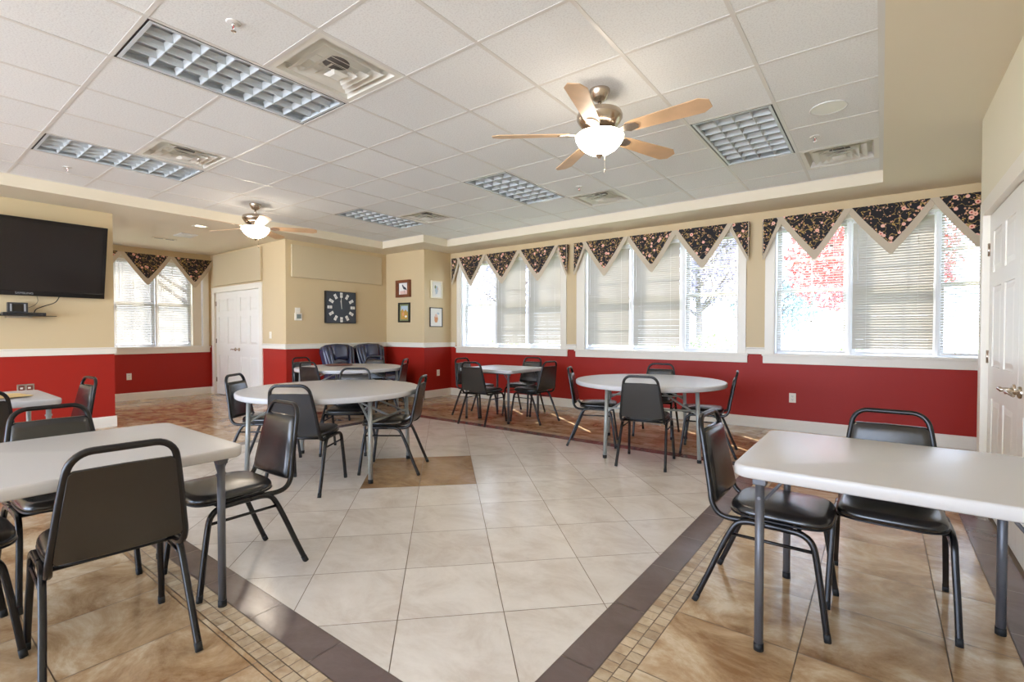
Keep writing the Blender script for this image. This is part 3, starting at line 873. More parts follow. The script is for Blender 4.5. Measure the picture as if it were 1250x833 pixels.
# ------------------------------------------------------------------ ceiling fans
def make_fan(label, x, y, ang):
    t = empty('ceiling_fan', (x, y, H+.004)); tag(t, label, 'ceiling fan', 'ceiling fans with lit bowls')
    MB().lathe([(0, 0), (.072, 0), (.072, -.012), (.066, -.03), (.052, -.06), (.03, -.078), (0, -.08)]).build('canopy', M['nickel'], t)
    MB().tube([(0, 0, -.07), (0, 0, -.15)], .0135, 14).build('downrod', M['nickel'], t)
    MB().lathe([(0, -.135), (.03, -.137), (.06, -.145), (.125, -.152), (.152, -.165), (.16, -.185), (.158, -.205), (.140, -.235), (.118, -.262), (.10, -.272), (0, -.274)], seg=40).build('motor_housing', M['nickel'], t)
    MB().lathe([(0, -.27), (.075, -.272), (.088, -.282), (.085, -.298), (.14, -.306), (.155, -.312), (.15, -.318), (0, -.318)], seg=40).build('light_fitter', M['nickel'], t)
    for k in range(5):
        a = math.radians(ang+72*k)
        bl = MB()
        n = 10; L0, L1 = .21, .76
        top, bot = [], []
        for q in range(n+1):
            u = q/n; xx = L0+(L1-L0)*u
            wd = .052+.022*u; 
            if u > .9: wd *= math.sqrt(max(0, 1-((u-.9)/.115)**2))
            if u < .08: wd *= .8+.2*u/.08
            top.append((xx, wd)); bot.append((xx, -wd))
        poly = top+bot[::-1]
        M4 = Matrix.Rotation(a, 4, 'Z') @ Matrix.Translation((0, 0, -.312)) @ Matrix.Rotation(math.radians(-13), 4, 'X')
        bl.prism(poly, 'z', -.003, .003, M4=M4)
        bo = bl.build('blade', M['blade'], t)
        ir = MB()
        MI = Matrix.Rotation(a, 4, 'Z') @ Matrix.Translation((0, 0, -.312)) @ Matrix.Rotation(math.radians(-13), 4, 'X')
        ir.prism([(.13, .02), (.17, .016), (.22, .045), (.28, .03), (.295, 0), (.28, -.03), (.22, -.045), (.17, -.016), (.13, -.02)], 'z', -.009, -.003, M4=MI)
        ir.build('blade_iron', M['nickel'], bo)
    MB().lathe([(.152, -.312), (.168, -.325), (.166, -.345), (.15, -.375), (.118, -.41), (.075, -.438), (.03, -.452), (0, -.454)], seg=44).build('light_bowl', M['bowl'], t)
    MB().lathe([(0, -.450), (.026, -.452), (.028, -.458), (.016, -.464), (.012, -.474), (.006, -.482), (0, -.484)], seg=20).build('finial', M['nickel'], t)
    pc = MB(); pc.tube([(.03, .02, -.44), (.03, .02, -.56)], .0012, 5); pc.lathe([(0, -.555), (.004, -.558), (.005, -.575), (0, -.582)], c=(.03, .02, 0), seg=8)
    pc.build('pull_chain', M['nickel'], t)
    return t
make_fan('nearer ceiling fan with five maple blades and lit glass bowl', -1.6, 3.14, -2)
make_fan('farther ceiling fan over the left floor, lit bowl and maple blades', -6.655, 3.14, 56)

# ------------------------------------------------------------------ chairs
def chair_parts(root):
    def half(s_):   # tapering hoop: outer half width at height z
        return None
    bt = .0122
    hoop = []
    L = [(-.175, .13, .412), (-.188, -.06, .410), (-.194, -.135, .412), (-.196, -.175, .432), (-.196, -.196, .475), (-.190, -.205, .53), (-.172, -.233, .68), (-.160, -.250, .765)]
    path = smooth_path(L, 4)
    arc = []
    # rounded top corners
    r = .07; xw, zt_ = .157, .848
    for k in range(1, 8):
        a = PI-(PI/2)*k/7
        arc.append(Vector((-xw+r+r*math.cos(a), -.252-.016*(math.sin(a)), .775+(zt_-.775)*math.sin(a))))
    left = path+arc
    right = [Vector((-p.x, p.y, p.z)) for p in left[::-1]]
    MB().tube(left+right, bt, 8, square=.25, up=(1, 0, 0)).build('back_frame', M['chairmetal'], root)
    # padded back panel inside the hoop
    lean = lambda z: -.205-(z-.53)*(.045/.235)
    plan = []
    zb, zt2 = .462, .785
    def hw(z): return .190-(z-.478)*(.036/.30)
    pts = [(-hw(zb)+.012, zb), (0, zb-.006), (hw(zb)-.012, zb), (hw(zb+.02), zb+.012), (hw(.62), .62), (hw(zt2-.012), zt2-.012), (hw(zt2)-.014, zt2), (0, zt2+.002), (-hw(zt2)+.014, zt2), (-hw(zt2-.012), zt2-.012), (-hw(.62), .62), (-hw(zb+.02), zb+.012)]
    # sheared frame: local plan (x,z) -> y follows the lean
    pm = MB()
    n = len(pts)
    def ring(sc, yo):
        out = []
        for x, z in pts:
            cx_, cz_ = 0, .63
            zz = cz_+(z-cz_)*sc; xx = x*sc
            out.append(pm.bm.verts.new((xx, lean(zz)+yo, zz)))
        return out
    R = [ring(.985, -.012), ring(1.0, -.008), ring(1.0, .004), ring(.985, .014), ring(.94, .021), ring(.8, .025)]
    for A, B in zip(R, R[1:]):
        for i in range(n): pm.face([A[i], A[(i+1) % n], B[(i+1) % n], B[i]], smooth=True)
    pm.face(R[0][::-1]); pm.face(R[-1], smooth=True)
    pm.build('backrest', M['vinyl'], root)
    # seat pad
    plan = []
    for k in range(40):
        a = 2*PI*k/40; c, s_ = math.cos(a), math.sin(a)
        e = .52
        x = math.copysign(abs(c)**e, c)*(.198+.012*s_); y = .065+math.copysign(abs(s_)**e, s_)*.205
        plan.append((x, y))
    sm = MB(); sm.pad(plan, .422, .474, .034, crown=.014, rings=5); st = sm.build('seat', M['vinyl'], root)
    wb = MB(); wb.tube([(x*.985, .065+(y-.065)*.985, .430) for x, y in plan], .005, 6, closed=True); wb.build('welt', M['piping'], st)
    # legs: each side an inverted U of tube, front and rear leg meeting under the seat
    for s_ in (-1, 1):
        front = smooth_path([(s_*.200, .02, .413), (s_*.203, .10, .413), (s_*.205, .165, .408), (s_*.208, .205, .375), (s_*.210, .222, .30), (s_*.217, .243, .15), (s_*.222, .262, .004)], 4)
        rear = smooth_path([(s_*.200, .02, .413), (s_*.201, -.04, .412), (s_*.203, -.082, .398), (s_*.206, -.112, .355), (s_*.210, -.155, .26), (s_*.217, -.212, .12), (s_*.222, -.262, .004)], 4)
        for pth in (front, rear):
            lg = MB(); lg.tube(pth, .0122, 8, square=.45, up=(1, 0, 0)); lo = lg.build('leg', M['chairmetal'], root)
            e = pth[-1]; d_ = (pth[-1]-pth[-3]).normalized(); cp = MB(); cp.tube([e-d_*.030, e+d_*.003], .0131, 8, square=.45, up=(1, 0, 0)); cp.build('foot_cap', M['cap'], lo)
        MB().tube([(s_*.206, -.118, .345), (s_*.210, .212, .345)], .007, 8).build('stretcher', M['chairmetal'], root)
    for y in (-.06, .15):
        MB().tube([(-.202, y, .406), (.202, y, .406)], .009, 8).build('crossbar', M['chairmetal'], root)

proto = empty('banquet_chair', (0, 0, 0)); chair_parts(proto)
GC = 'black vinyl banquet chairs'
first = [True]
def chair(x, y, f, label):
    """f: the way the sitter faces, as a vector"""
    rz = math.atan2(-f[0], f[1])
    o = proto if first[0] else copy_tree(proto)
    first[0] = False
    o.location = (x, y, 0); o.rotation_euler = (0, 0, rz)
    tag(o, label, 'chair', GC); return o
# right square table
chair(-.42, 2.54, (1, .0), 'black banquet chair in side view at the near end of the right table')
chair(.04, 2.865, (0, -1), 'black banquet chair behind the right table, blue light on its seat')
# left square table
chair(-2.395, .565, (-1, .07), 'large black banquet chair at lower left seen from behind')
chair(-2.72, 1.17, (0, -1), 'black banquet chair between left table and left round table, brown glow on seat')
chair(-3.30, .60, (1, .04), 'black banquet chair across the left table, only hoop and top showing')
chair(-2.845, .085, (.0, 1), 'black banquet chair cut off by the lower left frame edge')
# television corner table
chair(-5.02, .42, (-1, 0), 'black banquet chair cut by left edge, back towards us, under the television')
chair(-5.60, .93, (.08, -1), 'black banquet chair against the dark red wall, seen edge-on')
# left round table
chair(-3.70, 2.13, (-.57, .82), 'black banquet chair at left round table, back to us, behind the brown-seated chair')
chair(-3.555, 2.915, (-.80, -.60), 'black banquet chair at right side of left round table, facing left')
chair(-4.68, 2.26, (.78, .62), 'black banquet chair at left side of left round table, facing right')
chair(-4.48, 3.07, (.66, -.75), 'black banquet chair on far side of left round table, seat seen under its top')
# far round table
chair(-6.175, 3.82, (-.17, .98), 'black banquet chair in front of the far round table, back to us')
chair(-7.10, 4.20, (1, .15), 'black banquet chair at left end of far round table, mostly hidden')
chair(-5.90, 4.72, (-.82, -.57), 'black banquet chair at right end of far round table')
chair(-6.72, 4.98, (.5, -.86), 'black banquet chair behind far round table, before the right recliner')
# small square table by the window
chair(-4.40, 5.14, (-.08, 1), 'black banquet chair at window square table, back to us')
chair(-3.88, 5.665, (-1, .05), 'black banquet chair at right side of window square table')
chair(-4.91, 5.56, (1, .02), 'black banquet chair at left side of window square table, behind another chair')
chair(-4.41, 6.14, (.06, -1), 'black banquet chair at far side of window square table, against red wall')
# right round table
chair(-1.79, 4.50, (-.18, .98), 'black banquet chair in front of right round table, back to us')
chair(-2.59, 4.945, (.92, .38), 'black banquet chair at left end of right round table')
chair(-1.425, 5.30, (-.98, -.2), 'black banquet chair at right end of right round table, facing left')
chair(-2.19, 5.84, (.16, -.98), 'black banquet chair on far side of right round table, below the window')

# ------------------------------------------------------------------ tables
def square_table(label, x0, y0, x1, y1, legm, top='tabletop', inset=.09):
    cx, cy = (x0+x1)/2, (y0+y1)/2; a, b = (x1-x0)/2, (y1-y0)/2
    t = empty('folding_table', (cx, cy, 0)); tag(t, label, 'table', 'square plastic folding tables')
    tm = MB(); tm.pad(rrect(-a, -b, a, b, .06, 6), .690, .737, .012, rings=4); tm.build('tabletop', M[top], t)
    ap_ = MB()
    for s_ in (-1, 1):
        ap_.box((-a+.07, s_*(b-.07), .672), (a-.07, s_*(b-.085), .692)); 
    ap_.build('apron_rail', M[legm], t)
    for sx in (-1, 1):
        for sy in (-1, 1):
            lx, ly = sx*(a-inset), sy*(b-inset*.8)
            lg = MB(); lg.tube([(lx, ly, .69), (lx, ly, .018)], .0165, 14); lo = lg.build('leg', M[legm], t)
            MB().tube([(lx, ly, .03), (lx, ly, 0)], .0182, 14).build('foot_cap', M['cap'], lo)
            br = MB(); br.tube([(lx-sx*.02, ly, .60), (lx-sx*.075, ly, .675), (lx-sx*.085, ly, .688)], .0065, 6)
            br.box((lx-.024, ly-.020, .655), (lx+.024, ly+.020, .688), bev=.004)
            br.tube([(lx-sx*.0, ly-.021, .605), (lx-sx*.0, ly+.021, .605)], .007, 8)
            br.build('folding_brace', M[legm], lo)
    return t
square_table('almond square folding table at right by the closet doors', -.462, 2.03, .498, 2.885, 'leg_dark')
square_table('almond square folding table at lower left, large and near', -3.265, .10, -2.298, 1.035, 'leg_dark')
square_table('pale square folding table against the dark red wall under television', -6.06, -.02, -5.09, .92, 'leg_light', 'tabletop2')
square_table('pale square folding table below the window nearest the pictures', -4.90, 5.19, -3.95, 6.05, 'leg_dark', 'tabletop2')

def round_table(label, x, y, r, ang, beta=38, top='tabletop2'):
    t = empty('round_folding_table', (x, y, 0), math.radians(ang)); tag(t, label, 'table', 'round plastic folding tables')
    tm = MB(); tm.pad(circle(r, 72), .690, .737, .014, rings=4); tm.build('tabletop', M[top], t)
    R = .705
    lx, ly = R*math.cos(math.radians(beta)), R*math.sin(math.radians(beta))
    for sx in (-1, 1):
        for sy in (-1, 1):
            lg = MB(); lg.tube([(sx*(lx-.012), sy*(ly-.02), .69), (sx*lx, sy*ly, .018)], .019, 14); lo = lg.build('leg', M['leg_light'], t)
            MB().tube([(sx*lx, sy*ly, .032), (sx*lx, sy*ly, 0)], .021, 14).build('foot_cap', M['cap'], lo)
        br = MB(); br.tube(smooth_path([(sx*.16, 0, .685), (sx*.30, 0, .60), (sx*(lx-.02), 0, .50)], 5), .010, 8)
        br.tube([(sx*(lx-.004), -ly+.01, .50), (sx*(lx-.004), ly-.01, .50)], .010, 8)
        for sy in (-1, 1): br.tube(smooth_path([(sx*.22, sy*.06, .685), (sx*.36, sy*.16, .62), (sx*(lx-.006), sy*(ly-.03), .47)], 5), .010, 8)
        br.build('leg_brace', M['leg_light'], t)
        MB().tube([(sx*(lx-.02), -ly+.02, .68), (sx*(lx-.02), ly-.02, .68)], .013, 8).build('top_rail', M['leg_light'], t)
    return t
round_table('white round folding table at left over the brown floor diamond', -4.06, 2.60, .795, 27, 35)
round_table('white round folding table at right before the middle window', -2.0, 5.10, .783, 114, 39)
round_table('white round folding table far back before the recliners', -6.36, 4.37, .768, 20, 38)

# mats and paper on tables
def tabletop_sheet(name, label, cat, pts, m, th=.006):
    b = MB(); b.prism(pts, 'z', .7475, .7475+th); o = b.build(name, m); tag(o, label, cat); return o
cxm, cym = -6.72, 4.42
tabletop_sheet('place_mat', 'red-brown flat mat on left part of far round table', 'mat', [(cxm+.16*math.cos(a)*1.35+.0, cym+.2*math.sin(a)) for a in [2*PI*k/28 for k in range(28)]], M['mat_brown'])
b_ = MB(); b_.prism(rrect(-.16, -.22, .16, .22, .03), 'z', 0, .004); 
o_ = b_.build('paper_mat', M['kraft'], None, (-5.48, .55, .7475), (0, 0, .2)); tag(o_, 'straw-coloured paper sheet on the table under the television', 'paper')

# ------------------------------------------------------------------ recliners
def make_recliner(label, x, y, rz):
    """faces local -y"""
    t = empty('recliner', (x, y, 0), rz); tag(t, label, 'recliner', 'navy leather recliners')
    bm_ = MB(); bm_.box((-.27, -.36, .02), (.27, .32, .30), bev=.03); bm_.build('base', M['leather'], t)
    sm = MB(); sm.pad(rrect(-.205, -.44, .205, .22, .06), .30, .47, .06, crown=.02); sm.build('seat_cushion', M['leather'], t)
    for s_ in (-1, 1):
        am = MB(); am.pad(rrect(s_*.265-.06, -.40, s_*.265+.06, .26, .03), .04, .60, .05, crown=.015); am.build('armrest', M['leather'], t)
    # back: wide rounded shell, leaning back, flared at the top, stitched into channels
    lean = Matrix.Translation((0, .16, .42)) @ Matrix.Scale(.9, 4, (1, 0, 0)) @ Matrix.Rotation(math.radians(-14), 4, 'X')
    sh = MB()
    out = [(-.25, 0), (-.30, .25), (-.335, .5), (-.33, .585), (-.27, .635), (0, .655), (.27, .635), (.33, .585), (.335, .5), (.30, .25), (.25, 0)]
    sh.prism(out, 'y', .0, .16, M4=lean); shell = sh.build('back_shell', M['leather'], t)
    md = shell.modifiers.new('bev', 'BEVEL'); md.width = .04; md.segments = 3
    def cushion(poly, y0, th):
        c = MB()
        cx_ = sum(p[0] for p in poly)/len(poly); cz_ = sum(p[1] for p in poly)/len(poly)
        R = []
        for sc, yo in ((1.0, y0), (.985, y0-th*.45), (.90, y0-th*.85), (.65, y0-th)):
            R.append([c.bm.verts.new(lean @ Vector((cx_+(p[0]-cx_)*sc, yo, cz_+(p[1]-cz_)*sc))) for p in poly])
        n = len(poly)
        for A, B in zip(R, R[1:]):
            for i in range(n): c.face([A[i], A[(i+1) % n], B[(i+1) % n], B[i]], smooth=True)
        c.face(R[-1], smooth=True)
        return c.build('back_cushion', M['leather'], t)
    # lower lumbar arch, centre head pillow, two slanted channels each side
    arch = [(-.17, .04)]+[(.17*-math.cos(PI*k/10), .21+.10*math.sin(PI*k/10)) for k in range(11)]+[(.17, .04)]
    cushion(arch, 0, .075)
    top = [(-.155, .335), (-.08, .355), (0, .36), (.08, .355), (.155, .335), (.185, .60), (.09, .63), (0, .635), (-.09, .63), (-.185, .60)]
    cushion(top, 0, .085)
    for s_ in (-1, 1):
        cushion([(s_*p[0], p[1]) for p in ((.165, .06), (.205, .05), (.235, .33), (.255, .60), (.20, .605), (.17, .33))], 0, .07)
        cushion([(s_*p[0], p[1]) for p in ((.215, .05), (.245, .06), (.29, .32), (.325, .52), (.31, .585), (.265, .60), (.245, .33))], 0, .06)
    return t
make_recliner('navy leather recliner below the square clock', -7.50, 5.12, PI/2)
make_recliner('navy leather recliner in the corner right of the other', -7.50, 5.80, PI/2)

# ------------------------------------------------------------------ wall fittings
# local frame for wall things: x right along the wall, face towards -y, z up
def wall_thing(name, label, cat, loc, rz, group=None):
    t = empty(name, loc, rz); tag(t, label, cat, group); return t
RZ = {'-y': 0, '+x': PI/2, '-x': -PI/2}
# clock: square, slate face, twelve white tiles
ck = wall_thing('wall_clock', 'square black wall clock with white tile hour marks', 'clock', (XC, 5.295, 1.712), PI/2)
MB().box((-.318, -.045, -.292), (.318, -.001, .292), bev=.004).build('case', M['clockside'], ck)
MB().box((-.300, -.047, -.276), (.300, -.045, .276)).build('face', M['clockface'], ck)
for k in range(12):
    a = PI/2-2*PI*k/12
    cx_, cz_ = .235*math.cos(a)*1.02, .215*math.sin(a)*1.05
    tm = MB(); M4 = Matrix.Translation((cx_, 0, cz_)) @ Matrix.Rotation(-(a-PI/2), 4, 'Y')
    tm.box((-.026, -.054, -.046), (.026, -.047, .046), bev=.003, M4=M4)
    to = tm.build('hour_mark', M['ivory'], ck)
    dm = MB()
    dm.box((-.024, -.0545, -.0025), (.024, -.0538, .0025), M4=M4)
    for q in ((-.011, .02), (.011, .02), (0, -.022)): dm.box((q[0]-.0035, -.0545, q[1]-.0035), (q[0]+.0035, -.0538, q[1]+.0035), M4=M4)
    dm.build('dots', M['ink'], to)
for ln, wd, ang in ((.21, .007, 3), (.13, .010, 8)):
    hm = MB(); M4 = Matrix.Rotation(-math.radians(ang), 4, 'Y'); hm.prism([(-wd, -.03), (wd, -.03), (wd*.6, ln), (-wd*.6, ln)], 'y', -.058, -.056, M4=M4); hm.build('hand', M['ivory'], ck)
# acoustic panels
p1 = MB(); p1.box((-.935, -.04, -.275), (.935, -.001, .275), bev=.006); o_ = p1.build('mounted_acoustic_panel', M['panel'], None, (XC, 5.29, 2.472), (0, 0, PI/2)); tag(o_, 'long tan cloth acoustic panel above the square clock', 'acoustic panel', 'cloth acoustic panels')
p1 = MB(); p1.box((-.97, -.045, -.30), (.97, -.001, .30), bev=.006); o_ = p1.build('mounted_acoustic_panel', M['panel'], None, (-9.765, YE, 2.478), (0, 0, 0)); tag(o_, 'tan cloth acoustic panel above far closet doors', 'acoustic panel', 'cloth acoustic panels')
# thermostat and its upper plate
th = wall_thing('thermostat', 'white thermostat with grey display left of the square clock', 'thermostat', (XC, 4.475, 1.522), PI/2)
MB().box((-.062, -.03, -.063), (.062, -.001, .063), bev=.006).build('mounting_case', M['plastic'], th)
MB().box((-.035, -.0315, -.035), (.045, -.0302, .042)).build('display', M['lcd'], th)
tp_ = wall_thing('wall_sensor', 'small white blank plate just above the thermostat', 'wall plate', (XC, 4.468, 1.632), PI/2)
MB().box((-.046, -.012, -.044), (.046, -.001, .044), bev=.004).build('plate', M['plastic'], tp_)
MB().box((-.012, -.0135, -.02), (.012, -.0122, .02)).build('sensor_slot', M['trim'], tp_)
def switch(label, loc, rz):
    s_ = wall_thing('light_switch', label, 'light switch', loc, rz)
    MB().box((-.036, -.007, -.06), (.036, -.0005, .06), bev=.003).build('cover_plate', M['plastic'], s_)
    MB().box((-.006, -.016, -.008), (.006, -.0072, .012), bev=.002).build('toggle', M['ivory'], s_)
switch('light switch on the short wall between far closet and clock wall', (-8.522, YE, 1.205), 0)
def outlet(label, loc, rz, plate='plastic', wdt=.038):
    s_ = wall_thing('wall_outlet', label, 'outlet', loc, rz, 'wall outlets')
    MB().box((-wdt, -.006, -.06), (wdt, -.0005, .06), bev=.0025).build('cover_plate', M[plate], s_)
    for z in (-.021, .021):
        r_ = MB(); r_.box((-.017, -.0085, z-.015), (.017, -.0062, z+.015), bev=.001); ro = r_.build('receptacle', M['ivory'], s_)
        q = MB(); q.box((-.0075, -.009, z-.004), (-.005, -.0086, z+.006)); q.box((.005, -.009, z-.004), (.0075, -.0086, z+.006)); q.box((-.0025, -.009, z-.011), (.0025, -.0086, z-.007))
        q.build('slots', M['darkgap'], ro)
outlet('white outlet on the red wall under the window by the near closet', (-.887, D, .42), 0)
outlet('white outlet on red corner wall below two pale pictures', (XA, 6.716, .465), PI/2)
outlet('white outlet on red wall under the far left window', (XF, 2.886, .44), PI/2)
so_ = wall_thing('wall_outlet', 'wide steel outlet plate on dark red wall behind the table under television', 'outlet', (XT, 1.135, .575), PI/2, 'wall outlets')
MB().box((-.075, -.007, -.058), (.075, -.0005, .058), bev=.003).build('cover_plate', M['steel'], so_)
for x_ in (-.036, .036): MB().box((x_-.026, -.009, -.042), (x_+.026, -.0072, .042)).build('receptacle', M['mat_brown' if x_ < 0 else 'mat_brown'], so_)
for x_, z_ in ((-.036, .01), (.03, .012)): MB().box((x_-.012, -.011, z_-.010), (x_+.012, -.0092, z_+.010)).build('white_plug', M['ivory'], so_)

# framed pictures (generic sketches)
def picture(label, loc, rz, w_, h_, fw_, dp, frame, mat_, art, tilt=0):
    p = wall_thing('framed_picture', label, 'picture', loc, rz, 'small framed pictures')
    p.rotation_euler = (0, tilt, rz) if rz == 0 else (0, 0, rz)
    f = MB()
    for a, b in (((-w_/2, -h_/2), (-w_/2+fw_, h_/2)), ((w_/2-fw_, -h_/2), (w_/2, h_/2)), ((-w_/2+fw_, -h_/2), (w_/2-fw_, -h_/2+fw_)), ((-w_/2+fw_, h_/2-fw_), (w_/2-fw_, h_/2))):
        f.box((a[0], -dp, a[1]), (b[0], -.001, b[1]), bev=.003)
    f.build('frame', M[frame], p)
    MB().box((-w_/2+fw_, -.010, -h_/2+fw_), (w_/2-fw_, -.003, h_/2-fw_)).build('mount', M[mat_], p)
    mats = []; a_ = MB()
    y = -.0105
    for mname, poly in art:
        if mname not in mats: mats.append(mname)
        a_.prism(poly, 'y', y, -.0101, mats.index(mname)); y -= .0004
    a_.build('artwork', [M[m] for m in mats], p)
    return p
def blob(cx_, cz_, rx, rz_, n=12, wob=0.0, seed=1):
    rr_ = random.Random(seed)
    return [(cx_+rx*(1+rr_.uniform(-wob, wob))*math.cos(2*PI*k/n), cz_+rz_*(1+rr_.uniform(-wob, wob))*math.sin(2*PI*k/n)) for k in range(n)]
picture('red-brown wood frame with dark bird sketch, upper picture on golden wall', (-7.45, YB, 2.105), 0, .40, .335, .055, .06, 'wood', 'paper',
        [('pink', [(-.12, -.105), (.12, -.105), (.12, -.02), (-.12, -.045)]), ('ink', [(-.06, .075), (-.035, .085), (-.01, .05), (.05, .02), (.085, -.03), (.04, -.02), (-.01, -.01), (-.04, .03)]), ('ink', [(.0, -.02), (.006, -.02), (.01, -.075), (.004, -.075)])])
picture('black frame with green-gold landscape, lower picture on golden wall', (-7.445, YB, 1.64), 0, .335, .385, .03, .03, 'blackframe', 'olive',
        [('skyblue', [(-.10, .02), (.10, .02), (.10, .13), (-.10, .13)]), ('ochre', [(-.10, -.13), (.10, -.13), (.10, .0), (.04, .06), (-.01, .02), (-.05, .075), (-.10, .03)]), ('orange', blob(-.03, -.03, .03, .045, wob=.3)), ('paper', blob(.05, -.075, .03, .02, wob=.3, seed=3))], tilt=.012)
picture('cream frame with faint blue sketch, upper picture on short pale wall', (XA, 6.667, 2.08), PI/2, .292, .335, .02, .035, 'whiteframe', 'paper',
        [('skyblue', blob(0, -.02, .04, .09, 14, .35, 5)), ('olive', blob(-.03, .05, .02, .03, 10, .3, 6)), ('pink', blob(.04, .02, .018, .025, 10, .3, 8))])
picture('thin black frame with orange cat-like sketch, lower picture on short pale wall', (XA, 6.660, 1.545), PI/2, .335, .375, .015, .02, 'blackframe', 'paper',
        [('orange', blob(0, -.03, .05, .075, 16, .2, 9)), ('pink', blob(.0, .03, .04, .035, 12, .2, 4)), ('skyblue', blob(.05, .075, .03, .02, 9, .3, 2))])

# television, shelf, box and cables
XT_ = XT
tv = empty('television', (XT+.17, 1.065, 2.13)); tag(tv, 'large flat black wall television tilted down at left edge', 'television')
tv.rotation_euler = (0, math.radians(13), 0)    # local +x faces the room; tilts down
hw_, hh_ = .805, .455
MB().box((-.05, -hw_, -hh_), (0, hw_, hh_), bev=.010).build('cabinet', M['tvblack'], tv)
fr = MB(); e = .042
for a, b in (((-hw_, -hh_), (hw_, -hh_+e*1.4)), ((-hw_, hh_-e), (hw_, hh_)), ((-hw_, -hh_+e*1.4), (-hw_+e, hh_-e)), ((hw_-e, -hh_+e*1.4), (hw_, hh_-e))):
    fr.box((-.001, a[0], a[1]), (.007, b[0], b[1]), bev=.003)
fr.build('bezel', M['tvblack'], tv)
MB().box((0, -hw_+e, -hh_+e*1.4), (.002, hw_-e, hh_-e)).build('screen', M['screen'], tv)
cu = bpy.data.curves.new('brand_lettering', 'FONT'); cu.body = 'SAMSUNG'; cu.size = .034; cu.align_x = 'CENTER'; cu.align_y = 'CENTER'; cu.extrude = .0006
tmp_ = bpy.data.objects.new('lettering_curve', cu); COL.objects.link(tmp_)
lme = bpy.data.meshes.new_from_object(tmp_); bpy.data.objects.remove(tmp_); lme.materials.clear(); lme.materials.append(M['silver'])
lg = bpy.data.objects.new('maker_lettering', lme); COL.objects.link(lg); lg.parent = tv
lg.rotation_euler = (PI/2, 0, PI/2); lg.location = (.0078, .06, -hh_+.03)
wmm = MB(); wmm.box((-.12, -.25, -.15), (-.05, .25, .15)); wmm.build('wall_mount', M['device'], tv)
sh = empty('wall_shelf', (XT, 1.08, 1.44)); tag(sh, 'thin smoked glass shelf under the television', 'shelf')
MB().box((.0005, -.30, 0), (.24, .30, .008), bev=.002).build('glass_plate', M['smoked'], sh)
MB().box((.0005, -.11, -.018), (.15, .10, -.0005), bev=.003).build('shelf_bracket', M['steel'], sh)
mp_ = empty('media_player', (XT+.13, 1.10, 1.4485)); tag(mp_, 'slim black box lying on the glass shelf', 'media player')
MB().box((-.09, -.17, 0), (.09, .19, .035), bev=.004).build('casing', M['device'], mp_)
MB().box((.0905, -.14, .010), (.0915, .16, .022)).build('front_strip', M['tvblack'], mp_)
rd = empty('media_box', (XT+.12, 1.06, 1.484)); tag(rd, 'small square grey device standing on the slim black box', 'device')
MB().box((-.04, -.085, 0), (.04, .085, .115), bev=.006).build('casing', M['device'], rd)
for s_ in (-1, 1): MB().box((.0402, s_*.058-.007, .012), (.0425, s_*.058+.007, .098), bev=.001).build('side_strip', M['silver'], rd)
MB().box((.0402, -.045, .014), (.0415, .045, .096)).build('front_grille', M['tvblack'], rd)
b_ = MB(); b_.tube(smooth_path([(XT+.06, 1.44, 1.70), (XT+.05, 1.40, 1.62), (XT+.06, 1.30, 1.57), (XT+.06, 1.23, 1.53), (XT+.06, 1.21, 1.488)], 6), .005, 6)
o_ = b_.build('power_cable', M['cap']); tag(o_, 'black cable from television down to the slim box', 'cable')
b_ = MB(); b_.tube(smooth_path([(XT+.03, 1.24, 1.69), (XT+.02, 1.25, 1.63), (XT+.04, 1.22, 1.58), (XT+.06, 1.155, 1.54)], 6), .0025, 6)
o_ = b_.build('thin_cable', M['device']); tag(o_, 'thin grey cable beside the black one under television', 'cable')
b_ = MB(); b_.tube(smooth_path([(XT+.09, .93, 1.452), (XT+.12, .90, 1.47), (XT+.10, .86, 1.475), (XT+.08, .81, 1.455), (XT+.09, .79, 1.452)], 6), .004, 6)
o_ = b_.build('coiled_cable', M['cap']); tag(o_, 'short black cable loop on left end of the glass shelf', 'cable')

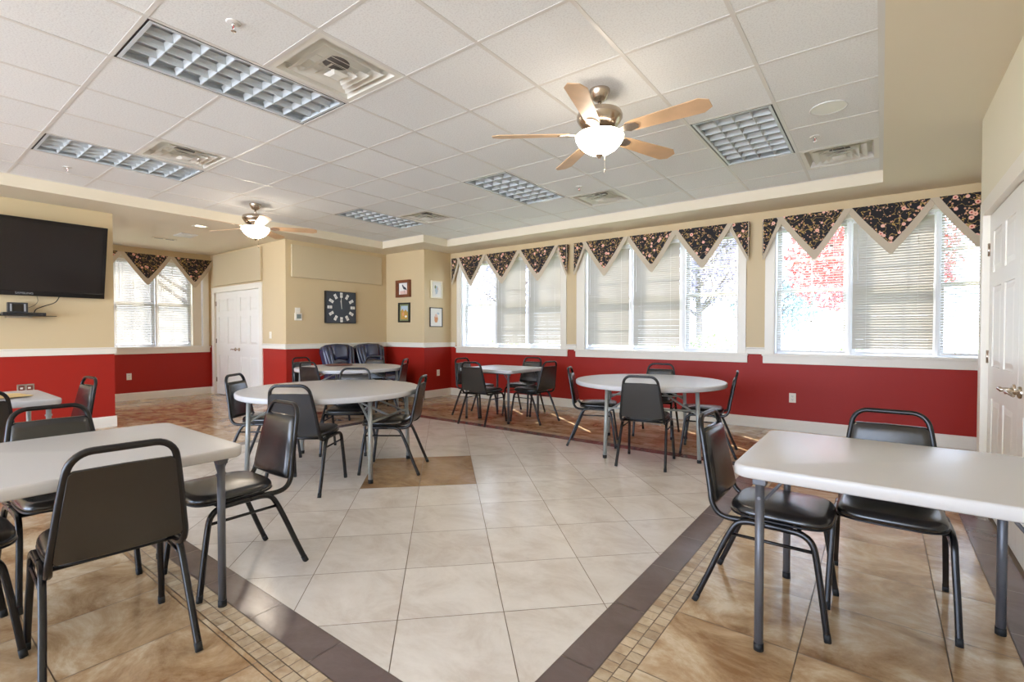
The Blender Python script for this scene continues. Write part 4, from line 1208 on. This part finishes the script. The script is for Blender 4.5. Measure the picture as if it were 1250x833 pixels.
# ------------------------------------------------------------------ outdoors
gm = MB(); gm.face([(-40, D+TH, -.25), (25, D+TH, -.25), (25, 60, -.25), (-40, 60, -.25)]); gm.face([(-40, -20, -.25), (XF-.3, -20, -.25), (XF-.3, D+TH, -.25), (-40, D+TH, -.25)])
struct(gm, 'ground', M['lawn'], 'sunlit lawn outside the windows', 'lawn')
gm = MB(); gm.box((-25, 12, -.245), (20, 14.0, -.22)); struct(gm, 'path', M['walk'], 'concrete walk outside the long window wall', 'path')
def make_tree(name, label, x, y, h, cr, leafm, nleaf, seed, bare=False, z0=.35):
    r_ = random.Random(seed)
    t = empty(name, (x, y, -.25)); tag(t, label, 'tree')
    tk = MB(); tk.tube(smooth_path([(0, 0, 0), (.05, .02, h*.25), (-.03, .04, h*.5), (.02, 0, h*.8)], 4), [.16*(1-k/14) for k in range(13)], 8)
    for k in range(9 if bare else 5):
        a = r_.uniform(0, 2*PI); zz = h*r_.uniform(.28, .7); L = cr*r_.uniform(.6, 1.0)
        p0 = Vector((0, 0, zz)); p1 = p0+Vector((math.cos(a)*L*.5, math.sin(a)*L*.5, L*.35)); p2 = p0+Vector((math.cos(a)*L, math.sin(a)*L, L*.75))
        tk.tube(smooth_path([p0, p1, p2], 3), [.06, .05, .045, .04, .03, .02, .012], 5)
        for q in range(3):
            a2 = a+r_.uniform(-1, 1); p3 = p1+Vector((math.cos(a2), math.sin(a2), .7))*L*.4; tk.tube([p1, (p1+p3)/2+Vector((0, 0, .05)), p3], [.025, .018, .008], 4)
    tk.build('trunk', M['bark'], t)
    if nleaf:
        cm = MB()
        for k in range(nleaf):
            a = r_.uniform(0, 2*PI); u = r_.uniform(-1, 1); rr_ = cr*r_.uniform(.25, 1)**.6
            c = Vector((rr_*math.cos(a)*math.sqrt(1-u*u), rr_*math.sin(a)*math.sqrt(1-u*u), h*.62+rr_*u*.8))
            s_ = r_.uniform(.05, .11); d1 = Vector((r_.uniform(-1, 1), r_.uniform(-1, 1), r_.uniform(-1, 1))).normalized(); d2 = d1.orthogonal().normalized()
            cm.face([c-d1*s_, c-d2*s_*.6, c+d1*s_, c+d2*s_*.6])
        cm.build('crown', M[leafm], t)
    return t
make_tree('maple_tree', 'red-leaved tree outside the window by the near closet', -.3, 15.5, 5.5, 1.9, 'leaf_red', 3600, 3)
make_tree('bare_tree', 'leafless tree outside the middle window', -4.9, 16.8, 6.5, 2.1, 'twig', 2600, 4, True)
make_tree('bare_tree', 'leafless tree outside the corner window', -13.5, 18.0, 7.0, 2.8, 'twig', 1500, 5, True)
make_tree('spruce_tree', 'blue-green tree outside at left of the red one', -3.2, 21.0, 4.2, 1.6, 'leaf_blue', 1600, 6)
make_tree('bare_tree', 'leafless tree outside the light half hidden by closet', 5.2, 21.0, 6.0, 2.5, 'leaf_red', 400, 8, True)
def make_bush(label, x, y, r, seed, m='leaf_green'):
    r_ = random.Random(seed); b = MB()
    for k in range(1500):
        a = r_.uniform(0, 2*PI); u = r_.uniform(0, 1); rr_ = r*r_.uniform(.4, 1)**.5
        c = Vector((rr_*math.cos(a)*math.sqrt(1-u*u), rr_*math.sin(a)*math.sqrt(1-u*u), rr_*u*1.1))
        s_ = r_.uniform(.04, .08); d1 = Vector((r_.uniform(-1, 1), r_.uniform(-1, 1), r_.uniform(-1, 1))).normalized(); d2 = d1.orthogonal().normalized()
        b.face([c-d1*s_, c-d2*s_*.6, c+d1*s_, c+d2*s_*.6])
    o = b.build('bush', M[m], None, (x, y, -.25)); tag(o, label, 'bush')
make_bush('round green bush outside the window by the near closet', -.25, 11.0, 1.15, 11)
make_bush('low green bush outside the right light of middle window', -3.0, 11.2, 1.35, 12)
make_bush('low green bush outside the corner window', -9.0, 11.6, 1.2, 13)
bw_ = MB(); bw_.box((-19.5, -3, -.25), (-18, 12, 6.5)); bo_ = bw_.build('brick_building', M['stone']); tag(bo_, 'pale sunlit brick building outside the far left window', 'building', kind='structure')
make_tree('bare_tree', 'leafless tree between far left window and brick building', -16.2, 6.0, 5.5, 2.4, 'leaf_green', 0, 15, True)

# ------------------------------------------------------------------ light
wd_ = bpy.data.worlds.new('sky_and_fill'); S.world = wd_; wd_.use_nodes = True
N = wd_.node_tree.nodes; L = wd_.node_tree.links
bg = N['Background']
tc = N.new('ShaderNodeTexCoord'); sx = N.new('ShaderNodeSeparateXYZ'); L.new(tc.outputs['Generated'], sx.inputs[0])
rmp = N.new('ShaderNodeValToRGB')
mr = N.new('ShaderNodeMapRange'); mr.inputs['From Min'].default_value = -1; mr.inputs['From Max'].default_value = 1
L.new(sx.outputs[2], mr.inputs['Value']); L.new(mr.outputs[0], rmp.inputs['Fac'])
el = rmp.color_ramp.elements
el[0].position = 0.0; el[0].color = (1.1, 1.2, 1.36, 1)  # brighter than the sky below the horizon: added fill for the ceiling
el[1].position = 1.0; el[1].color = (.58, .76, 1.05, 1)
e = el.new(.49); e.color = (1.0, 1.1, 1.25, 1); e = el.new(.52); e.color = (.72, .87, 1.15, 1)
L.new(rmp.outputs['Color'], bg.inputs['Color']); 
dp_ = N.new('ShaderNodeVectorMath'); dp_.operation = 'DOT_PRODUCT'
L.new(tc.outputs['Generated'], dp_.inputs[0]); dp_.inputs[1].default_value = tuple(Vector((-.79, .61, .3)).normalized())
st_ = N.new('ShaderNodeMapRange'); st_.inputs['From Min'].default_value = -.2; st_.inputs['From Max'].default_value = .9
st_.inputs['To Min'].default_value = 8.0; st_.inputs['To Max'].default_value = 3.8  # stronger behind the viewer: added fill through the open end of the room
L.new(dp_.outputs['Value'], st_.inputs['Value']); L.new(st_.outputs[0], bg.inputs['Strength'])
sd = bpy.data.lights.new('sun', 'SUN'); sd.energy = 14.0; sd.angle = math.radians(.5); sd.color = (1, .95, .86)
sn = bpy.data.objects.new('sun', sd); COL.objects.link(sn)
sn.rotation_euler = Vector((.79, -.61, -.87)).to_track_quat('-Z', 'Y').to_euler()
sn.location = (-6, 14, 9)

# ------------------------------------------------------------------ camera
cam = bpy.data.cameras.new('camera'); co = bpy.data.objects.new('camera', cam); COL.objects.link(co)
cam.sensor_width = 36; cam.lens = 36*595.5/1250; cam.clip_start = .02
co.location = (0, 0, 1.25); co.rotation_euler = (math.radians(89.0), 0, math.radians(37.10))
S.camera = co
S.view_settings.view_transform = 'Standard'
try: S.view_settings.look = 'None'
except Exception: pass
S.view_settings.gamma = 1; S.view_settings.use_curve_mapping = False
S.view_settings.exposure = 0.56
S.cycles.max_bounces = 14; S.cycles.diffuse_bounces = 10; S.cycles.transparent_max_bounces = 24; S.cycles.transmission_bounces = 8
S.cycles.use_denoising = True
S.cycles.sample_clamp_indirect = 6.0
